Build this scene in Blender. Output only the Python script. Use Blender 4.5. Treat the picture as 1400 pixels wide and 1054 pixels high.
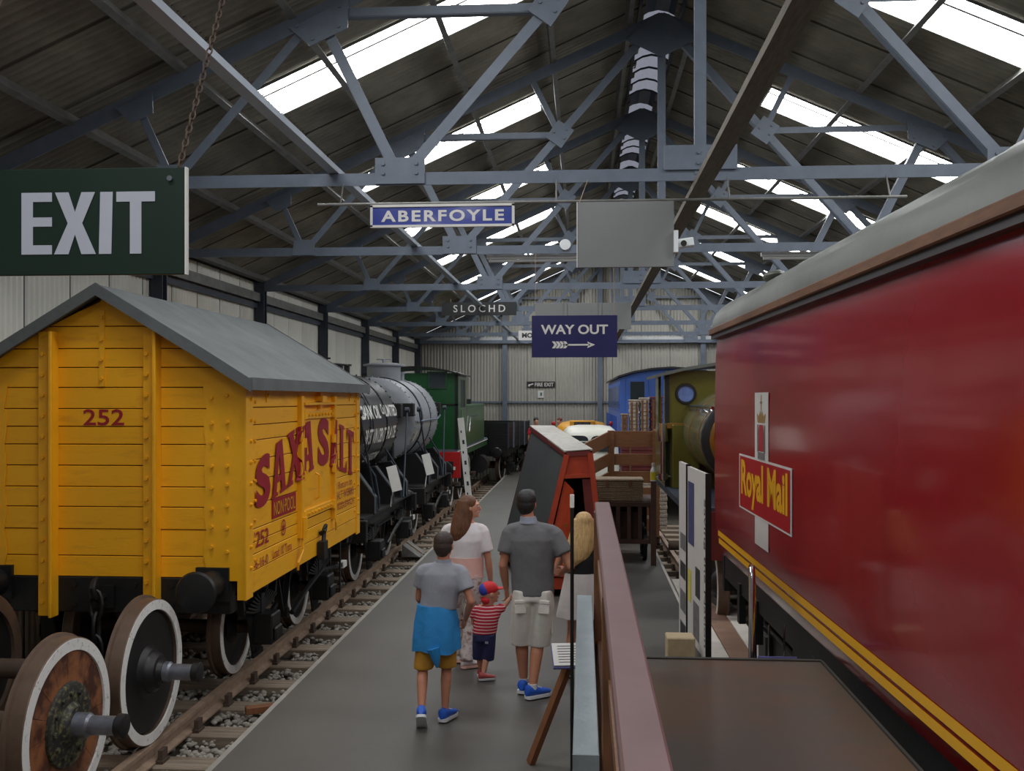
import bpy, bmesh, math, random
import numpy as np
from mathutils import Vector, Matrix, Quaternion
from math import pi, sin, cos, radians, sqrt, atan2

random.seed(5)
for o in list(bpy.data.objects):
    bpy.data.objects.remove(o)
SC = bpy.context.scene
COL = SC.collection

# ------------------------------------------------------------------ camera, world, exposure
cam_d = bpy.data.cameras.new('camera')
cam_d.sensor_width = 36.0
cam_d.lens = 36.0 * 1350.0 / 1400.0
cam_d.shift_y = 18.0 / 1400.0
cam_d.clip_start = 0.05
cam_d.clip_end = 200
cam = bpy.data.objects.new('camera', cam_d)
COL.objects.link(cam)
cam.location = (0, 0, 2.57)
cam.rotation_euler = (pi / 2, 0, math.atan2(97, 1350))
SC.camera = cam

world = bpy.data.worlds.new('overcast_sky')
SC.world = world
world.use_nodes = True
wb = world.node_tree.nodes['Background']
wb.inputs[0].default_value = (0.80, 0.86, 0.95, 1)
wb.inputs[1].default_value = 1.5
SKYLIGHT = 15.5                      # radiance of the daylit roof-light sheets
SC.view_settings.view_transform = 'Standard'
SC.view_settings.look = 'None'
SC.view_settings.gamma = 1.0
SC.view_settings.exposure = 0.0
try:
    SC.view_settings.use_curve_mapping = False
except Exception:
    pass
SC.cycles.max_bounces = 8
SC.cycles.diffuse_bounces = 5
SC.cycles.use_denoising = True

# ------------------------------------------------------------------ materials
def lin(c):
    return tuple(((v / 255.0) / 12.92 if v <= 10.3 else (((v / 255.0) + 0.055) / 1.055) ** 2.4) for v in c)

MATS = {}
def mat(name, col, rough=0.6, metal=0.0, var=0.15, scale=4.0, bump=0.0, bscale=30.0, coat=0.0,
        col2=None, amt=0.5, stretch=(1, 1, 1), rnd=0.0, spec=0.5, emit=0.0, alpha=1.0, trans=0.0):
    m = bpy.data.materials.new(name)
    m.use_nodes = True
    nt = m.node_tree
    b = nt.nodes['Principled BSDF']
    L = nt.links.new
    c = lin(col)
    b.inputs['Roughness'].default_value = rough
    b.inputs['Metallic'].default_value = metal
    b.inputs['Specular IOR Level'].default_value = spec
    if coat:
        b.inputs['Coat Weight'].default_value = coat
        b.inputs['Coat Roughness'].default_value = 0.08
    if trans:
        b.inputs['Transmission Weight'].default_value = trans
    if emit:
        b.inputs['Emission Color'].default_value = (*c, 1)
        b.inputs['Emission Strength'].default_value = emit
    tc = nt.nodes.new('ShaderNodeTexCoord')
    mp = nt.nodes.new('ShaderNodeMapping')
    mp.inputs['Scale'].default_value = stretch
    L(tc.outputs['Object'], mp.inputs['Vector'])
    nz = nt.nodes.new('ShaderNodeTexNoise')
    nz.inputs['Scale'].default_value = scale
    nz.inputs['Detail'].default_value = 6
    nz.inputs['Roughness'].default_value = 0.62
    L(mp.outputs[0], nz.inputs['Vector'])
    rp = nt.nodes.new('ShaderNodeValToRGB')
    d2 = lin(col2) if col2 else tuple(v * (1 - var) for v in c)
    l2 = tuple(min(1, v * (1 + var * 0.6)) for v in c)
    if col2:
        rp.color_ramp.elements[0].position = 0.62 - amt * 0.35
        rp.color_ramp.elements[1].position = 0.78 - amt * 0.35
        rp.color_ramp.elements[0].color = (*c, 1)
        rp.color_ramp.elements[1].color = (*d2, 1)
    else:
        rp.color_ramp.elements[0].position = 0.3
        rp.color_ramp.elements[1].position = 0.7
        rp.color_ramp.elements[0].color = (*d2, 1)
        rp.color_ramp.elements[1].color = (*l2, 1)
    L(nz.outputs['Fac'], rp.inputs['Fac'])
    out = rp.outputs['Color']
    if rnd:
        oi = nt.nodes.new('ShaderNodeObjectInfo')
        mr = nt.nodes.new('ShaderNodeMapRange')
        mr.inputs[3].default_value = 1 - rnd
        mr.inputs[4].default_value = 1 + rnd
        L(oi.outputs['Random'], mr.inputs[0])
        mx = nt.nodes.new('ShaderNodeMixRGB')
        mx.blend_type = 'MULTIPLY'
        mx.inputs[0].default_value = 1
        L(out, mx.inputs[1])
        L(mr.outputs[0], mx.inputs[2])
        out = mx.outputs[0]
    L(out, b.inputs['Base Color'])
    if bump:
        n2 = nt.nodes.new('ShaderNodeTexNoise')
        n2.inputs['Scale'].default_value = bscale
        n2.inputs['Detail'].default_value = 5
        L(mp.outputs[0], n2.inputs['Vector'])
        bp = nt.nodes.new('ShaderNodeBump')
        bp.inputs['Strength'].default_value = bump
        bp.inputs['Distance'].default_value = 0.02
        L(n2.outputs['Fac'], bp.inputs['Height'])
        L(bp.outputs[0], b.inputs['Normal'])
    MATS[name] = m
    return m

def emission_sheet(name, col, strength):
    m = bpy.data.materials.new(name)
    m.use_nodes = True
    nt = m.node_tree
    nt.nodes.clear()
    e = nt.nodes.new('ShaderNodeEmission')
    e.inputs[0].default_value = (*col, 1)
    e.inputs[1].default_value = strength
    o = nt.nodes.new('ShaderNodeOutputMaterial')
    nt.links.new(e.outputs[0], o.inputs[0])
    return m

M = dict(
    roof=mat('roof_sheet_grey', (138, 134, 122), 0.9, var=0.35, scale=1.5, bump=0.2, rnd=0.12, stretch=(1, 1, 1)),
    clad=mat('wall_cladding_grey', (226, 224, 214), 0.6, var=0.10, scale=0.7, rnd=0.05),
    joint=mat('cladding_joint_dark', (70, 70, 68), 0.8),
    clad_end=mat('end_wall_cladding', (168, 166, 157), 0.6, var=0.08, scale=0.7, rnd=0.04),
    steel=mat('truss_blue_grey_paint', (100, 110, 124), 0.45, var=0.15, scale=5, bump=0.05),
    steel_light=mat('beam_pale_blue_grey', (150, 160, 172), 0.4, var=0.12, scale=4),
    crest_gold=mat('crest_dull_gold', (156, 122, 74), 0.5),
    steel_dark=mat('column_dark_paint', (52, 60, 72), 0.5, var=0.2),
    purlin=mat('purlin_weathered', (122, 122, 118), 0.5, var=0.3, scale=6, metal=0.3),
    timber_old=mat('old_timber', (104, 96, 84), 0.75, var=0.35, scale=9, stretch=(6, 0.6, 6), bump=0.3),
    concrete=mat('walkway_concrete', (86, 84, 79), 0.55, var=0.14, scale=0.9, bump=0.05),
    ground=mat('trackbed_dirt', (72, 66, 58), 0.95, var=0.4, scale=3, bump=0.6),
    stone=mat('ballast_stone', (158, 152, 142), 0.85, var=0.35, scale=14),
    sleeper=mat('sleeper_timber', (146, 130, 112), 0.8, var=0.35, scale=5, stretch=(0.5, 7, 7), bump=0.35, rnd=0.15),
    rail=mat('rail_rust', (164, 140, 120), 0.5, metal=0.15, var=0.3, scale=8),
    rail_top=mat('rail_chair_rust', (82, 66, 55), 0.8, var=0.3),
    black=mat('black_wagon_paint', (22, 22, 23), 0.5, var=0.4, scale=7, bump=0.1),
    black_gloss=mat('black_tank_paint', (40, 40, 43), 0.32, var=0.25, scale=4),
    rubber=mat('rubber_hose', (18, 18, 18), 0.55, var=0.2),
    yellow=mat('yellow_van_paint', (248, 178, 20), 0.5, scale=2.2, col2=(226, 156, 20), amt=0.20, bump=0.08, bscale=14, stretch=(1, 1, 5), rnd=0.04),
    yellow_post=mat('yellow_steel_post', (246, 178, 26), 0.42, var=0.08, scale=5),
    van_roof=mat('van_roof_felt', (100, 105, 106), 0.75, var=0.2, scale=3, bump=0.15),
    crimson=mat('crimson_lettering', (158, 26, 40), 0.5, var=0.12, scale=9),
    white=mat('white_paint', (228, 228, 222), 0.5, var=0.06),
    white_tyre=mat('white_tyre_paint', (226, 226, 222), 0.55, var=0.25, scale=22, col2=(120, 118, 112), amt=0.15),
    tyre=mat('tyre_tread_brown', (112, 92, 78), 0.5, metal=0.4, var=0.25, scale=5),
    disc_black=mat('wheel_disc_black', (26, 26, 27), 0.45, var=0.4, scale=5),
    mansell=mat('wheel_wood_segments', (146, 92, 56), 0.45, scale=5, col2=(74, 42, 30), amt=0.62, bump=0.1),
    lichen=mat('hub_speckled', (40, 40, 38), 0.6, scale=26, col2=(112, 108, 70), amt=0.36),
    steel_bright=mat('journal_steel', (132, 136, 146), 0.35, metal=0.7, var=0.2, scale=20),
    tank_grey=mat('grey_tank_paint', (148, 152, 158), 0.4, var=0.12, scale=3),
    green=mat('green_engine_paint', (28, 84, 44), 0.35, var=0.12, scale=3, coat=0.2),
    red_beam=mat('red_bufferbeam', (190, 30, 30), 0.45),
    blue_coach=mat('blue_coach_paint', (64, 100, 178), 0.45, var=0.08, scale=3),
    olive=mat('olive_engine_paint', (92, 88, 32), 0.3, var=0.12, scale=3, coat=0.4),
    olive_dark=mat('olive_boiler_paint', (112, 108, 84), 0.22, var=0.12, scale=3, coat=0.5),
    brass=mat('brass_ring', (150, 110, 50), 0.35, metal=0.6),
    chrome=mat('polished_metal', (200, 200, 205), 0.15, metal=1.0, var=0.05),
    mail=mat('mail_coach_red', (146, 20, 30), 0.2, var=0.12, scale=0.8, coat=0.35),
    mail_dark=mat('mail_panel_red', (168, 20, 32), 0.3, var=0.05),
    mail_grey=mat('mail_roof_grey', (92, 95, 88), 0.45, var=0.16, scale=2, bump=0.08, bscale=8),
    cornice_shade=mat('cornice_shade_grey', (60, 56, 58), 0.4, var=0.15),
    cornice=mat('cornice_rust_brown', (112, 74, 48), 0.6, var=0.3, scale=8, stretch=(6, 0.7, 6)),
    gold=mat('yellow_stripe', (232, 172, 26), 0.35, var=0.06),
    sign_green=mat('exit_sign_green', (22, 44, 34), 0.4, var=0.08),
    sign_letter=mat('exit_letter_grey', (188, 192, 204), 0.5, var=0.04),
    enamel_blue=mat('blue_enamel', (38, 54, 140), 0.3, var=0.06, coat=0.3),
    navy=mat('navy_enamel', (32, 30, 82), 0.3, var=0.1, coat=0.3),
    sign_black=mat('black_sign', (30, 31, 33), 0.5, var=0.1),
    sign_blank=mat('grey_board', (124, 126, 126), 0.6, var=0.06, scale=1.5),
    rail_brown=mat('handrail_brown_paint', (118, 92, 92), 0.4, var=0.12, scale=6, rnd=0),
    rail_wood=mat('rail_post_wood', (112, 76, 50), 0.6, var=0.3, scale=8, stretch=(6, 6, 0.6)),
    rail_grey=mat('grey_beam_paint', (132, 144, 148), 0.5, var=0.12, scale=6, bump=0.1),
    deck=mat('deck_sheet_brown', (78, 70, 62), 0.40, var=0.12, scale=0.9, col2=(92, 68, 48), amt=0.5),
    deck_edge=mat('deck_edge_dark', (64, 62, 58), 0.6),
    stake=mat('stake_wood', (132, 84, 52), 0.65, var=0.25, scale=8, stretch=(5, 5, 0.7)),
    oak=mat('oak_slat_varnish', (122, 80, 50), 0.5, var=0.3, scale=7, stretch=(0.6, 6, 6), rnd=0.12),
    dark_oak=mat('dark_trolley_wood', (72, 48, 36), 0.6, var=0.3, scale=8, rnd=0.12),
    wicker=mat('wicker_weave', (146, 126, 102), 0.7, var=0.35, scale=30, bump=0.5, bscale=70),
    hamper_grey=mat('hamper_grey_wicker', (186, 172, 156), 0.8, var=0.4, scale=24, bump=0.5, bscale=60),
    hamper_red=mat('hamper_maroon', (104, 42, 42), 0.65, var=0.25, scale=10),
    hut_red=mat('red_cabinet_paint', (172, 62, 34), 0.45, var=0.15, scale=5),
    hut_trim=mat('dark_red_trim', (112, 40, 36), 0.5, var=0.15),
    hut_dark=mat('chalkboard_grey', (70, 74, 76), 0.55, var=0.18, scale=2.5),
    hut_top=mat('cabinet_top_grey', (176, 172, 164), 0.6, var=0.2, scale=9),
    cream=mat('cream_van_paint', (224, 224, 212), 0.35, var=0.05),
    bus_yellow=mat('yellow_vehicle_paint', (236, 168, 44), 0.4, var=0.06),
    glass=mat('dark_window_glass', (52, 60, 64), 0.12, var=0.1, spec=0.6),
    glass_blue=mat('round_window_glass', (104, 124, 176), 0.12, var=0.3, scale=7),
    board_white=mat('display_board_white', (208, 206, 202), 0.4, var=0.05),
    print_grey=mat('print_grey', (110, 108, 110), 0.6, var=0.3, scale=20),
    print_dark=mat('print_dark', (48, 48, 52), 0.6, var=0.5, scale=25),
    print_blue=mat('print_blue', (58, 66, 110), 0.6, var=0.2),
    print_yellow=mat('print_yellow', (206, 196, 70), 0.6),
    block_wood=mat('pale_block_wood', (188, 168, 134), 0.7, var=0.2, scale=7),
    plank_white=mat('pale_floor_board', (206, 200, 190), 0.6, var=0.12, scale=4),
    plank_brown=mat('brown_floor_board', (136, 106, 88), 0.6, var=0.2, scale=4),
    pipe_blue=mat('blue_pipe', (80, 84, 140), 0.4),
    tube_light=mat('tube_lamp_white', (222, 226, 228), 0.4, var=0.03),
    plastic_yellow=mat('yellow_bottle_plastic', (206, 190, 50), 0.4),
    # people
    skin=mat('skin', (206, 150, 124), 0.55, var=0.07, scale=9),
    skin_tan=mat('skin_tanned', (186, 126, 98), 0.55, var=0.07, scale=9),
    hair_black=mat('hair_black', (34, 30, 30), 0.5, var=0.4, scale=40, bump=0.4, bscale=120),
    hair_brown=mat('hair_brown', (110, 72, 48), 0.45, var=0.4, scale=14, stretch=(5, 5, 0.6), bump=0.5, bscale=60),
    hair_dark=mat('hair_dark_brown', (58, 44, 38), 0.55, var=0.35, scale=40, bump=0.4, bscale=120),
    hair_blonde=mat('hair_blonde', (214, 178, 122), 0.45, var=0.35, scale=14, stretch=(5, 5, 0.6), bump=0.5, bscale=60),
    polo=mat('charcoal_polo', (108, 108, 110), 0.85, var=0.12, scale=10, bump=0.4, bscale=9),
    polo_collar=mat('polo_collar', (150, 156, 170), 0.85),
    shorts=mat('stone_shorts', (224, 219, 210), 0.85, var=0.1, scale=8, bump=0.5, bscale=11),
    grey_tee=mat('grey_tee', (148, 150, 158), 0.85, var=0.08, scale=10, bump=0.4, bscale=9),
    jacket_blue=mat('blue_jacket', (40, 132, 196), 0.75, var=0.12, scale=8, bump=0.5, bscale=10),
    mustard=mat('mustard_shorts', (190, 138, 48), 0.85, var=0.1, bump=0.4, bscale=12),
    shoe_blue=mat('blue_trainer', (34, 92, 198), 0.55, var=0.15, scale=20),
    sole=mat('white_sole', (214, 216, 220), 0.6),
    white_tee=mat('white_tee', (226, 220, 222), 0.85, var=0.06, bump=0.4, bscale=9),
    pink=mat('pink_top', (232, 186, 174), 0.85, var=0.06, bump=0.4, bscale=10),
    floral=mat('floral_trousers', (214, 204, 200), 0.85, scale=16, col2=(140, 106, 104), amt=0.42, bump=0.4, bscale=12),
    stripes=mat('striped_red_top', (186, 42, 60), 0.85),
    navy_cloth=mat('navy_shorts', (44, 48, 92), 0.85, bump=0.4, bscale=14),
    cap_red=mat('red_cap', (206, 38, 46), 0.7),
    cap_blue=mat('blue_cap_back', (48, 66, 170), 0.7),
    shoe_red=mat('red_shoe', (186, 84, 84), 0.6),
    black_cloth=mat('black_top', (26, 26, 28), 0.85, bump=0.4, bscale=10),
    skirt=mat('white_skirt', (210, 206, 204), 0.85, bump=0.4, bscale=9),
    red_cloth=mat('red_shirt', (190, 40, 56), 0.85),
    dark_cloth=mat('dark_trousers', (44, 46, 54), 0.85),
)
M['skylight'] = emission_sheet('daylit_rooflight', (0.97, 0.985, 1.0), SKYLIGHT)
M['ridge_light'] = mat('ridge_translucent', (176, 180, 196), 0.5, var=0.3, scale=5, emit=0.42)

def stripes_material(m, axis_scale, c1, c2):
    nt = m.node_tree
    b = nt.nodes['Principled BSDF']
    tc = nt.nodes.new('ShaderNodeTexCoord')
    w = nt.nodes.new('ShaderNodeTexWave')
    w.wave_type = 'BANDS'
    w.bands_direction = 'Z'
    w.inputs['Scale'].default_value = axis_scale
    w.inputs['Distortion'].default_value = 0.6
    nt.links.new(tc.outputs['Object'], w.inputs['Vector'])
    r = nt.nodes.new('ShaderNodeValToRGB')
    r.color_ramp.interpolation = 'CONSTANT'
    r.color_ramp.elements[0].color = (*lin(c1), 1)
    r.color_ramp.elements[1].color = (*lin(c2), 1)
    r.color_ramp.elements[1].position = 0.8
    nt.links.new(w.outputs['Fac'], r.inputs[0])
    nt.links.new(r.outputs[0], b.inputs['Base Color'])
stripes_material(M['stripes'], 11, (178, 36, 56), (226, 190, 190))

# ------------------------------------------------------------------ mesh helpers
class B:
    """collects shapes, then links them as one mesh object"""
    def __init__(s):
        s.v = []; s.f = []
    def add(s, vs, fs):
        n = len(s.v)
        s.v += [tuple(v) for v in vs]
        s.f += [tuple(i + n for i in f) for f in fs]
        return s
    def box(s, x0, x1, y0, y1, z0, z1):
        vs = [(x0, y0, z0), (x1, y0, z0), (x1, y1, z0), (x0, y1, z0), (x0, y0, z1), (x1, y0, z1), (x1, y1, z1), (x0, y1, z1)]
        return s.add(vs, [(3, 2, 1, 0), (4, 5, 6, 7), (0, 1, 5, 4), (1, 2, 6, 5), (2, 3, 7, 6), (3, 0, 4, 7)])
    def cbox(s, c, size, rot=None):
        hx, hy, hz = size[0] / 2, size[1] / 2, size[2] / 2
        vs = [Vector(p) for p in [(-hx, -hy, -hz), (hx, -hy, -hz), (hx, hy, -hz), (-hx, hy, -hz), (-hx, -hy, hz), (hx, -hy, hz), (hx, hy, hz), (-hx, hy, hz)]]
        if rot is not None:
            vs = [rot @ v for v in vs]
        c = Vector(c)
        return s.add([v + c for v in vs], [(3, 2, 1, 0), (4, 5, 6, 7), (0, 1, 5, 4), (1, 2, 6, 5), (2, 3, 7, 6), (3, 0, 4, 7)])
    def bar(s, p0, p1, w, h, up=(0, 0, 1)):
        p0, p1 = Vector(p0), Vector(p1)
        d = (p1 - p0).normalized()
        u = Vector(up)
        side = d.cross(u)
        if side.length < 1e-4:
            side = d.cross(Vector((1, 0, 0)))
        side.normalize()
        u = side.cross(d).normalized()
        vs = []
        for p in (p0, p1):
            for a, b in ((-1, -1), (1, -1), (1, 1), (-1, 1)):
                vs.append(p + side * (a * w / 2) + u * (b * h / 2))
        return s.add(vs, [(0, 1, 2, 3), (7, 6, 5, 4), (0, 4, 5, 1), (1, 5, 6, 2), (2, 6, 7, 3), (3, 7, 4, 0)])
    def cyl(s, p0, p1, r0, r1=None, n=12, caps=True):
        r1 = r0 if r1 is None else r1
        p0, p1 = Vector(p0), Vector(p1)
        d = (p1 - p0).normalized()
        a = d.orthogonal().normalized()
        b = d.cross(a)
        vs = []
        for p, r in ((p0, r0), (p1, r1)):
            for i in range(n):
                t = 2 * pi * i / n
                vs.append(p + (a * cos(t) + b * sin(t)) * r)
        fs = [(i, (i + 1) % n, n + (i + 1) % n, n + i) for i in range(n)]
        if caps:
            fs += [tuple(range(n))[::-1], tuple(range(n, 2 * n))]
        return s.add(vs, fs)
    def tube(s, pts, r, n=6):
        pts = [Vector(p) for p in pts]
        k = len(pts)
        rr = r if isinstance(r, (list, tuple)) else [r] * k
        vs = []
        ref = None
        for i, p in enumerate(pts):
            d = (pts[min(i + 1, k - 1)] - pts[max(i - 1, 0)]).normalized()
            if ref is None:
                ref = d.orthogonal().normalized()
            ref = (ref - d * ref.dot(d))
            if ref.length < 1e-5:
                ref = d.orthogonal()
            ref.normalize()
            b = d.cross(ref)
            for j in range(n):
                t = 2 * pi * j / n
                vs.append(p + (ref * cos(t) + b * sin(t)) * rr[i])
        fs = []
        for i in range(k - 1):
            for j in range(n):
                fs.append((i * n + j, i * n + (j + 1) % n, (i + 1) * n + (j + 1) % n, (i + 1) * n + j))
        fs += [tuple(range(n))[::-1], tuple(range((k - 1) * n, k * n))]
        return s.add(vs, fs)
    def lathe(s, prof, origin, axis, n=32, closed=False):
        """prof: (t along axis, radius)"""
        o = Vector(origin); d = Vector(axis).normalized()
        a = d.orthogonal().normalized(); b = d.cross(a)
        vs = []
        k = len(prof)
        for t, r in prof:
            for i in range(n):
                q = 2 * pi * i / n
                vs.append(o + d * t + (a * cos(q) + b * sin(q)) * max(r, 1e-4))
        fs = []
        for i in range(k - 1 + (1 if closed else 0)):
            i2 = (i + 1) % k
            for j in range(n):
                fs.append((i * n + j, i * n + (j + 1) % n, i2 * n + (j + 1) % n, i2 * n + j))
        if not closed:
            fs += [tuple(range(n))[::-1], tuple(range((k - 1) * n, k * n))]
        return s.add(vs, fs)
    def prism(s, poly, ext):
        n = len(poly)
        e = Vector(ext)
        vs = [Vector(p) for p in poly] + [Vector(p) + e for p in poly]
        fs = [tuple(range(n))[::-1], tuple(range(n, 2 * n))]
        fs += [(i, (i + 1) % n, n + (i + 1) % n, n + i) for i in range(n)]
        return s.add(vs, fs)
    def loft(s, rings, caps=True, closed_ring=True):
        n = len(rings[0]); k = len(rings)
        vs = [p for r in rings for p in r]
        fs = []
        for i in range(k - 1):
            for j in range(n if closed_ring else n - 1):
                fs.append((i * n + j, i * n + (j + 1) % n, (i + 1) * n + (j + 1) % n, (i + 1) * n + j))
        if caps:
            fs += [tuple(range(n))[::-1], tuple(range((k - 1) * n, k * n))]
        return s.add(vs, fs)
    def ell(s, c, r, rot=None, nu=16, nv=10):
        c = Vector(c)
        rings = []
        for i in range(1, nv):
            t = pi * i / nv
            ring = []
            for j in range(nu):
                q = 2 * pi * j / nu
                v = Vector((r[0] * sin(t) * cos(q), r[1] * sin(t) * sin(q), -r[2] * cos(t)))
                ring.append(c + (rot @ v if rot is not None else v))
            rings.append(ring)
        return s.loft(rings)
    def mesh(s, name, smooth=False, bevel=0.0, sharp=35):
        me = bpy.data.meshes.new(name)
        me.from_pydata([tuple(v) for v in s.v], [], s.f)
        bm = bmesh.new()
        bm.from_mesh(me)
        bmesh.ops.recalc_face_normals(bm, faces=bm.faces)
        if bevel:
            es = [e for e in bm.edges if len(e.link_faces) == 2 and e.calc_face_angle(0) > radians(40)]
            bmesh.ops.bevel(bm, geom=es, offset=bevel, segments=1, affect='EDGES', clamp_overlap=True)
        if smooth:
            for f in bm.faces:
                f.smooth = True
            for e in bm.edges:
                if len(e.link_faces) == 2 and e.calc_face_angle(0) > radians(sharp):
                    e.smooth = False
        bm.to_mesh(me)
        bm.free()
        return me
    def build(s, name, m, parent=None, smooth=False, bevel=0.0, label=None, sharp=35):
        me = s.mesh(name, smooth, bevel, sharp)
        if isinstance(m, str):
            m = M[m]
        me.materials.append(m)
        return link(name, me, parent, label)

def link(name, me, parent=None, label=None, loc=None):
    o = bpy.data.objects.new(name, me)
    COL.objects.link(o)
    if parent is not None:
        o.parent = parent
    if label:
        o['label'] = label
    if loc is not None:
        o.location = loc
    return o

def empty(name, loc=(0, 0, 0), rz=0.0):
    o = bpy.data.objects.new(name, None)
    o.empty_display_size = 0.1
    COL.objects.link(o)
    o.location = loc
    o.rotation_euler = (0, 0, rz)
    return o

def tag(o, label=None, cat=None, group=None, kind=None):
    if label: o['label'] = label
    if cat: o['category'] = cat
    if group: o['group'] = group
    if kind: o['kind'] = kind
    return o

def thing(name, label, cat, loc=(0, 0, 0), rz=0.0, group=None):
    return tag(empty(name, loc, rz), label, cat, group)

KIDS = {}
def kids_of(o):
    return [c for c in COL.objects if c.parent == o]

def copy_tree(o, parent=None, table=None):
    if table is None:
        table = {}
        for c in COL.objects:
            if c.parent is not None:
                table.setdefault(c.parent.name, []).append(c)
    c = o.copy()
    COL.objects.link(c)
    if parent is not None:
        c.parent = parent
    for ch in table.get(o.name, []):
        copy_tree(ch, c, table)
    return c

# text -> 2D mesh stretched to a box
TXT = {}
def text_geo(s, bold=0.0, spacing=1.0):
    key = (s, bold, spacing)
    if key in TXT:
        return TXT[key]
    cu = bpy.data.curves.new('lettering', 'FONT')
    cu.body = s
    cu.size = 1.0
    cu.offset = bold
    cu.space_character = spacing
    cu.resolution_u = 4
    ob = bpy.data.objects.new('lettering_source', cu)
    COL.objects.link(ob)
    dg = bpy.context.evaluated_depsgraph_get()
    me = bpy.data.meshes.new_from_object(ob.evaluated_get(dg))
    vs = [(v.co.x, v.co.y) for v in me.vertices]
    fs = [tuple(p.vertices) for p in me.polygons]
    bpy.data.objects.remove(ob)
    bpy.data.curves.remove(cu)
    bpy.data.meshes.remove(me)
    x0 = min(v[0] for v in vs); x1 = max(v[0] for v in vs)
    y0 = min(v[1] for v in vs); y1 = max(v[1] for v in vs)
    vs = [((x - x0) / max(x1 - x0, 1e-6), (y - y0) / max(y1 - y0, 1e-6)) for x, y in vs]
    TXT[key] = (vs, fs)
    return vs, fs

def text_on(b, s, origin, ex, ey, w, h, bold=0.02, spacing=1.0, warp=None):
    """adds the words to builder b, in the box w x h whose lower-left corner is origin"""
    vs, fs = text_geo(s, bold, spacing)
    o, ex, ey = Vector(origin), Vector(ex), Vector(ey)
    out = []
    for u, v in vs:
        if warp:
            a, c = warp(u, v)
        else:
            a, c = u * w, v * h
        out.append(o + ex * a + ey * c)
    b.add(out, fs)
    return b

class F(B):
    """flat print: normals are left as made"""
    def mesh(s, name, *a, **k):
        me = bpy.data.meshes.new(name)
        me.from_pydata([tuple(v) for v in s.v], [], s.f)
        return me

def corrugated(u0, u1, pitch, depth, length_pts, axis_u, axis_n, origin, per=4, trap=False):
    """sheet: waves along axis_u, swept through length_pts (vectors added to origin)"""
    au, an, o = Vector(axis_u), Vector(axis_n), Vector(origin)
    n = max(1, int(round((u1 - u0) / pitch)))
    b = B()
    rings = []
    for lp in length_pts:
        ring = []
        for i in range(n * per + 1):
            u = u0 + (u1 - u0) * i / (n * per)
            if trap:
                w = [0, 1, 1, 0][i % 4]
            else:
                w = 0.5 - 0.5 * cos(2 * pi * i / per)
            ring.append(o + Vector(lp) + au * u + an * (w * depth))
        rings.append(ring)
    b.loft(rings, caps=False, closed_ring=False)
    return b

# ------------------------------------------------------------------ the hall
XL, XR, XC = -6.3, 8.5, 1.1
BAY = 4.57
Y0 = 9.4 - 3 * BAY            # behind the camera
Y1 = 9.4 + 6 * BAY            # far gable
SL = 0.446
ZE = 4.85
def roof_z(x):
    return ZE + SL * (x - XL) if x <= XC else ZE + SL * (XR - x)
CA = 1 / sqrt(1 + SL * SL); SA = SL * CA

# trackbed ground and concrete walkway
b = B(); b.box(XL - .2, XR + .2, Y0, Y1 + .3, -0.75, -0.50)
tag(b.build('floor', 'ground'), kind='structure')
b = B(); b.box(-2.60, 1.24, Y0, Y1, -0.50, 0.0)
tag(b.build('floor', 'concrete'), kind='structure')
b = B(); b.box(-2.60, -2.555, Y0, Y1, -0.02, 0.004)
tag(b.build('trim_1', mat('kerb_edge', (150, 146, 138), 0.6, var=0.2)), kind='structure')
b = B(); b.box(1.20, 1.235, Y0, Y1, -0.02, 0.004)
tag(b.build('trim_2', 'plank_white'), kind='structure')

# walls
def sheet_wall(name, x, side):
    root = B(); root.box(min(x, x + side * .06) , max(x, x + side * .06), Y0, Y1, -0.5, ZE)
    r = tag(root.build(name, 'joint'), kind='structure')
    n = int((Y1 - Y0) / 1.0)
    w = (Y1 - Y0) / n
    me = corrugated(0.004, w - 0.022, 0.11, 0.022, [(0, 0, 0), (0, 0, ZE + .45)], (0, 1, 0), (-side, 0, 0), (x - side * .004, 0, -0.5 + .0), trap=True).mesh('cladding_sheet')
    me.materials.append(M['clad'])
    for i in range(n):
        link('cladding_sheet', me, r, loc=(0, Y0 + i * w, 0))
    for z in (1.2, 2.44, 4.3):
        g = B(); g.box(min(x - side * .03, x - side * .10), max(x - side * .03, x - side * .10), Y0, Y1, z, z + .09)
        g.build('wall_girt', 'steel_dark' if side < 0 else 'steel', r)
    return r
wl = sheet_wall('wall_left', XL, -1)
wr = sheet_wall('wall_right', XR, 1)

def gable(name, y, ny, fine=True):
    b = B(); b.prism([(XL, y, -.5), (XR, y, -.5), (XR, y, ZE), (XC, y, roof_z(XC)), (XL, y, ZE)], (0, -ny * .06, 0))
    r = tag(b.build(name, 'joint'), kind='structure')
    n = 14
    w = (XR - XL) / n
    for i in range(n):
        u0 = XL + i * w + .003; u1 = XL + (i + 1) * w - .012
        k = 9
        rb = []; rt = []
        for j in range(k * 4 + 1):
            u = u0 + (u1 - u0) * j / (k * 4)
            d = [0, 1, 1, 0][j % 4] * .03 + .005
            rb.append((u, y + ny * d, -.5)); rt.append((u, y + ny * d, roof_z(u) - .02))
        s = B(); s.loft([rb, rt], caps=False, closed_ring=False)
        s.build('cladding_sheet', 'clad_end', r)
    for z, h in ((2.40, .07), (1.1, .07)):
        g = B(); g.box(XL + .1, XR - .1, y + ny * .04, y + ny * .10, z, z + h)
        g.build('wall_girt', 'steel', r)
    g = B(); g.box(XL + .1, XR - .1, y + ny * .05, y + ny * .16, 4.72, 4.86)
    g.build('wall_girt', mat('pale_beam_' + name, (190, 192, 192), .4), r)
    for px in (-2.9, .62, 4.4):
        g = B(); g.box(px - .09, px + .09, y + ny * .04, y + ny * .2, -.5, roof_z(px) - .2)
        g.build('wall_post', 'steel', r)
    return r
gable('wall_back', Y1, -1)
gable('wall_front', Y0, 1)

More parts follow.
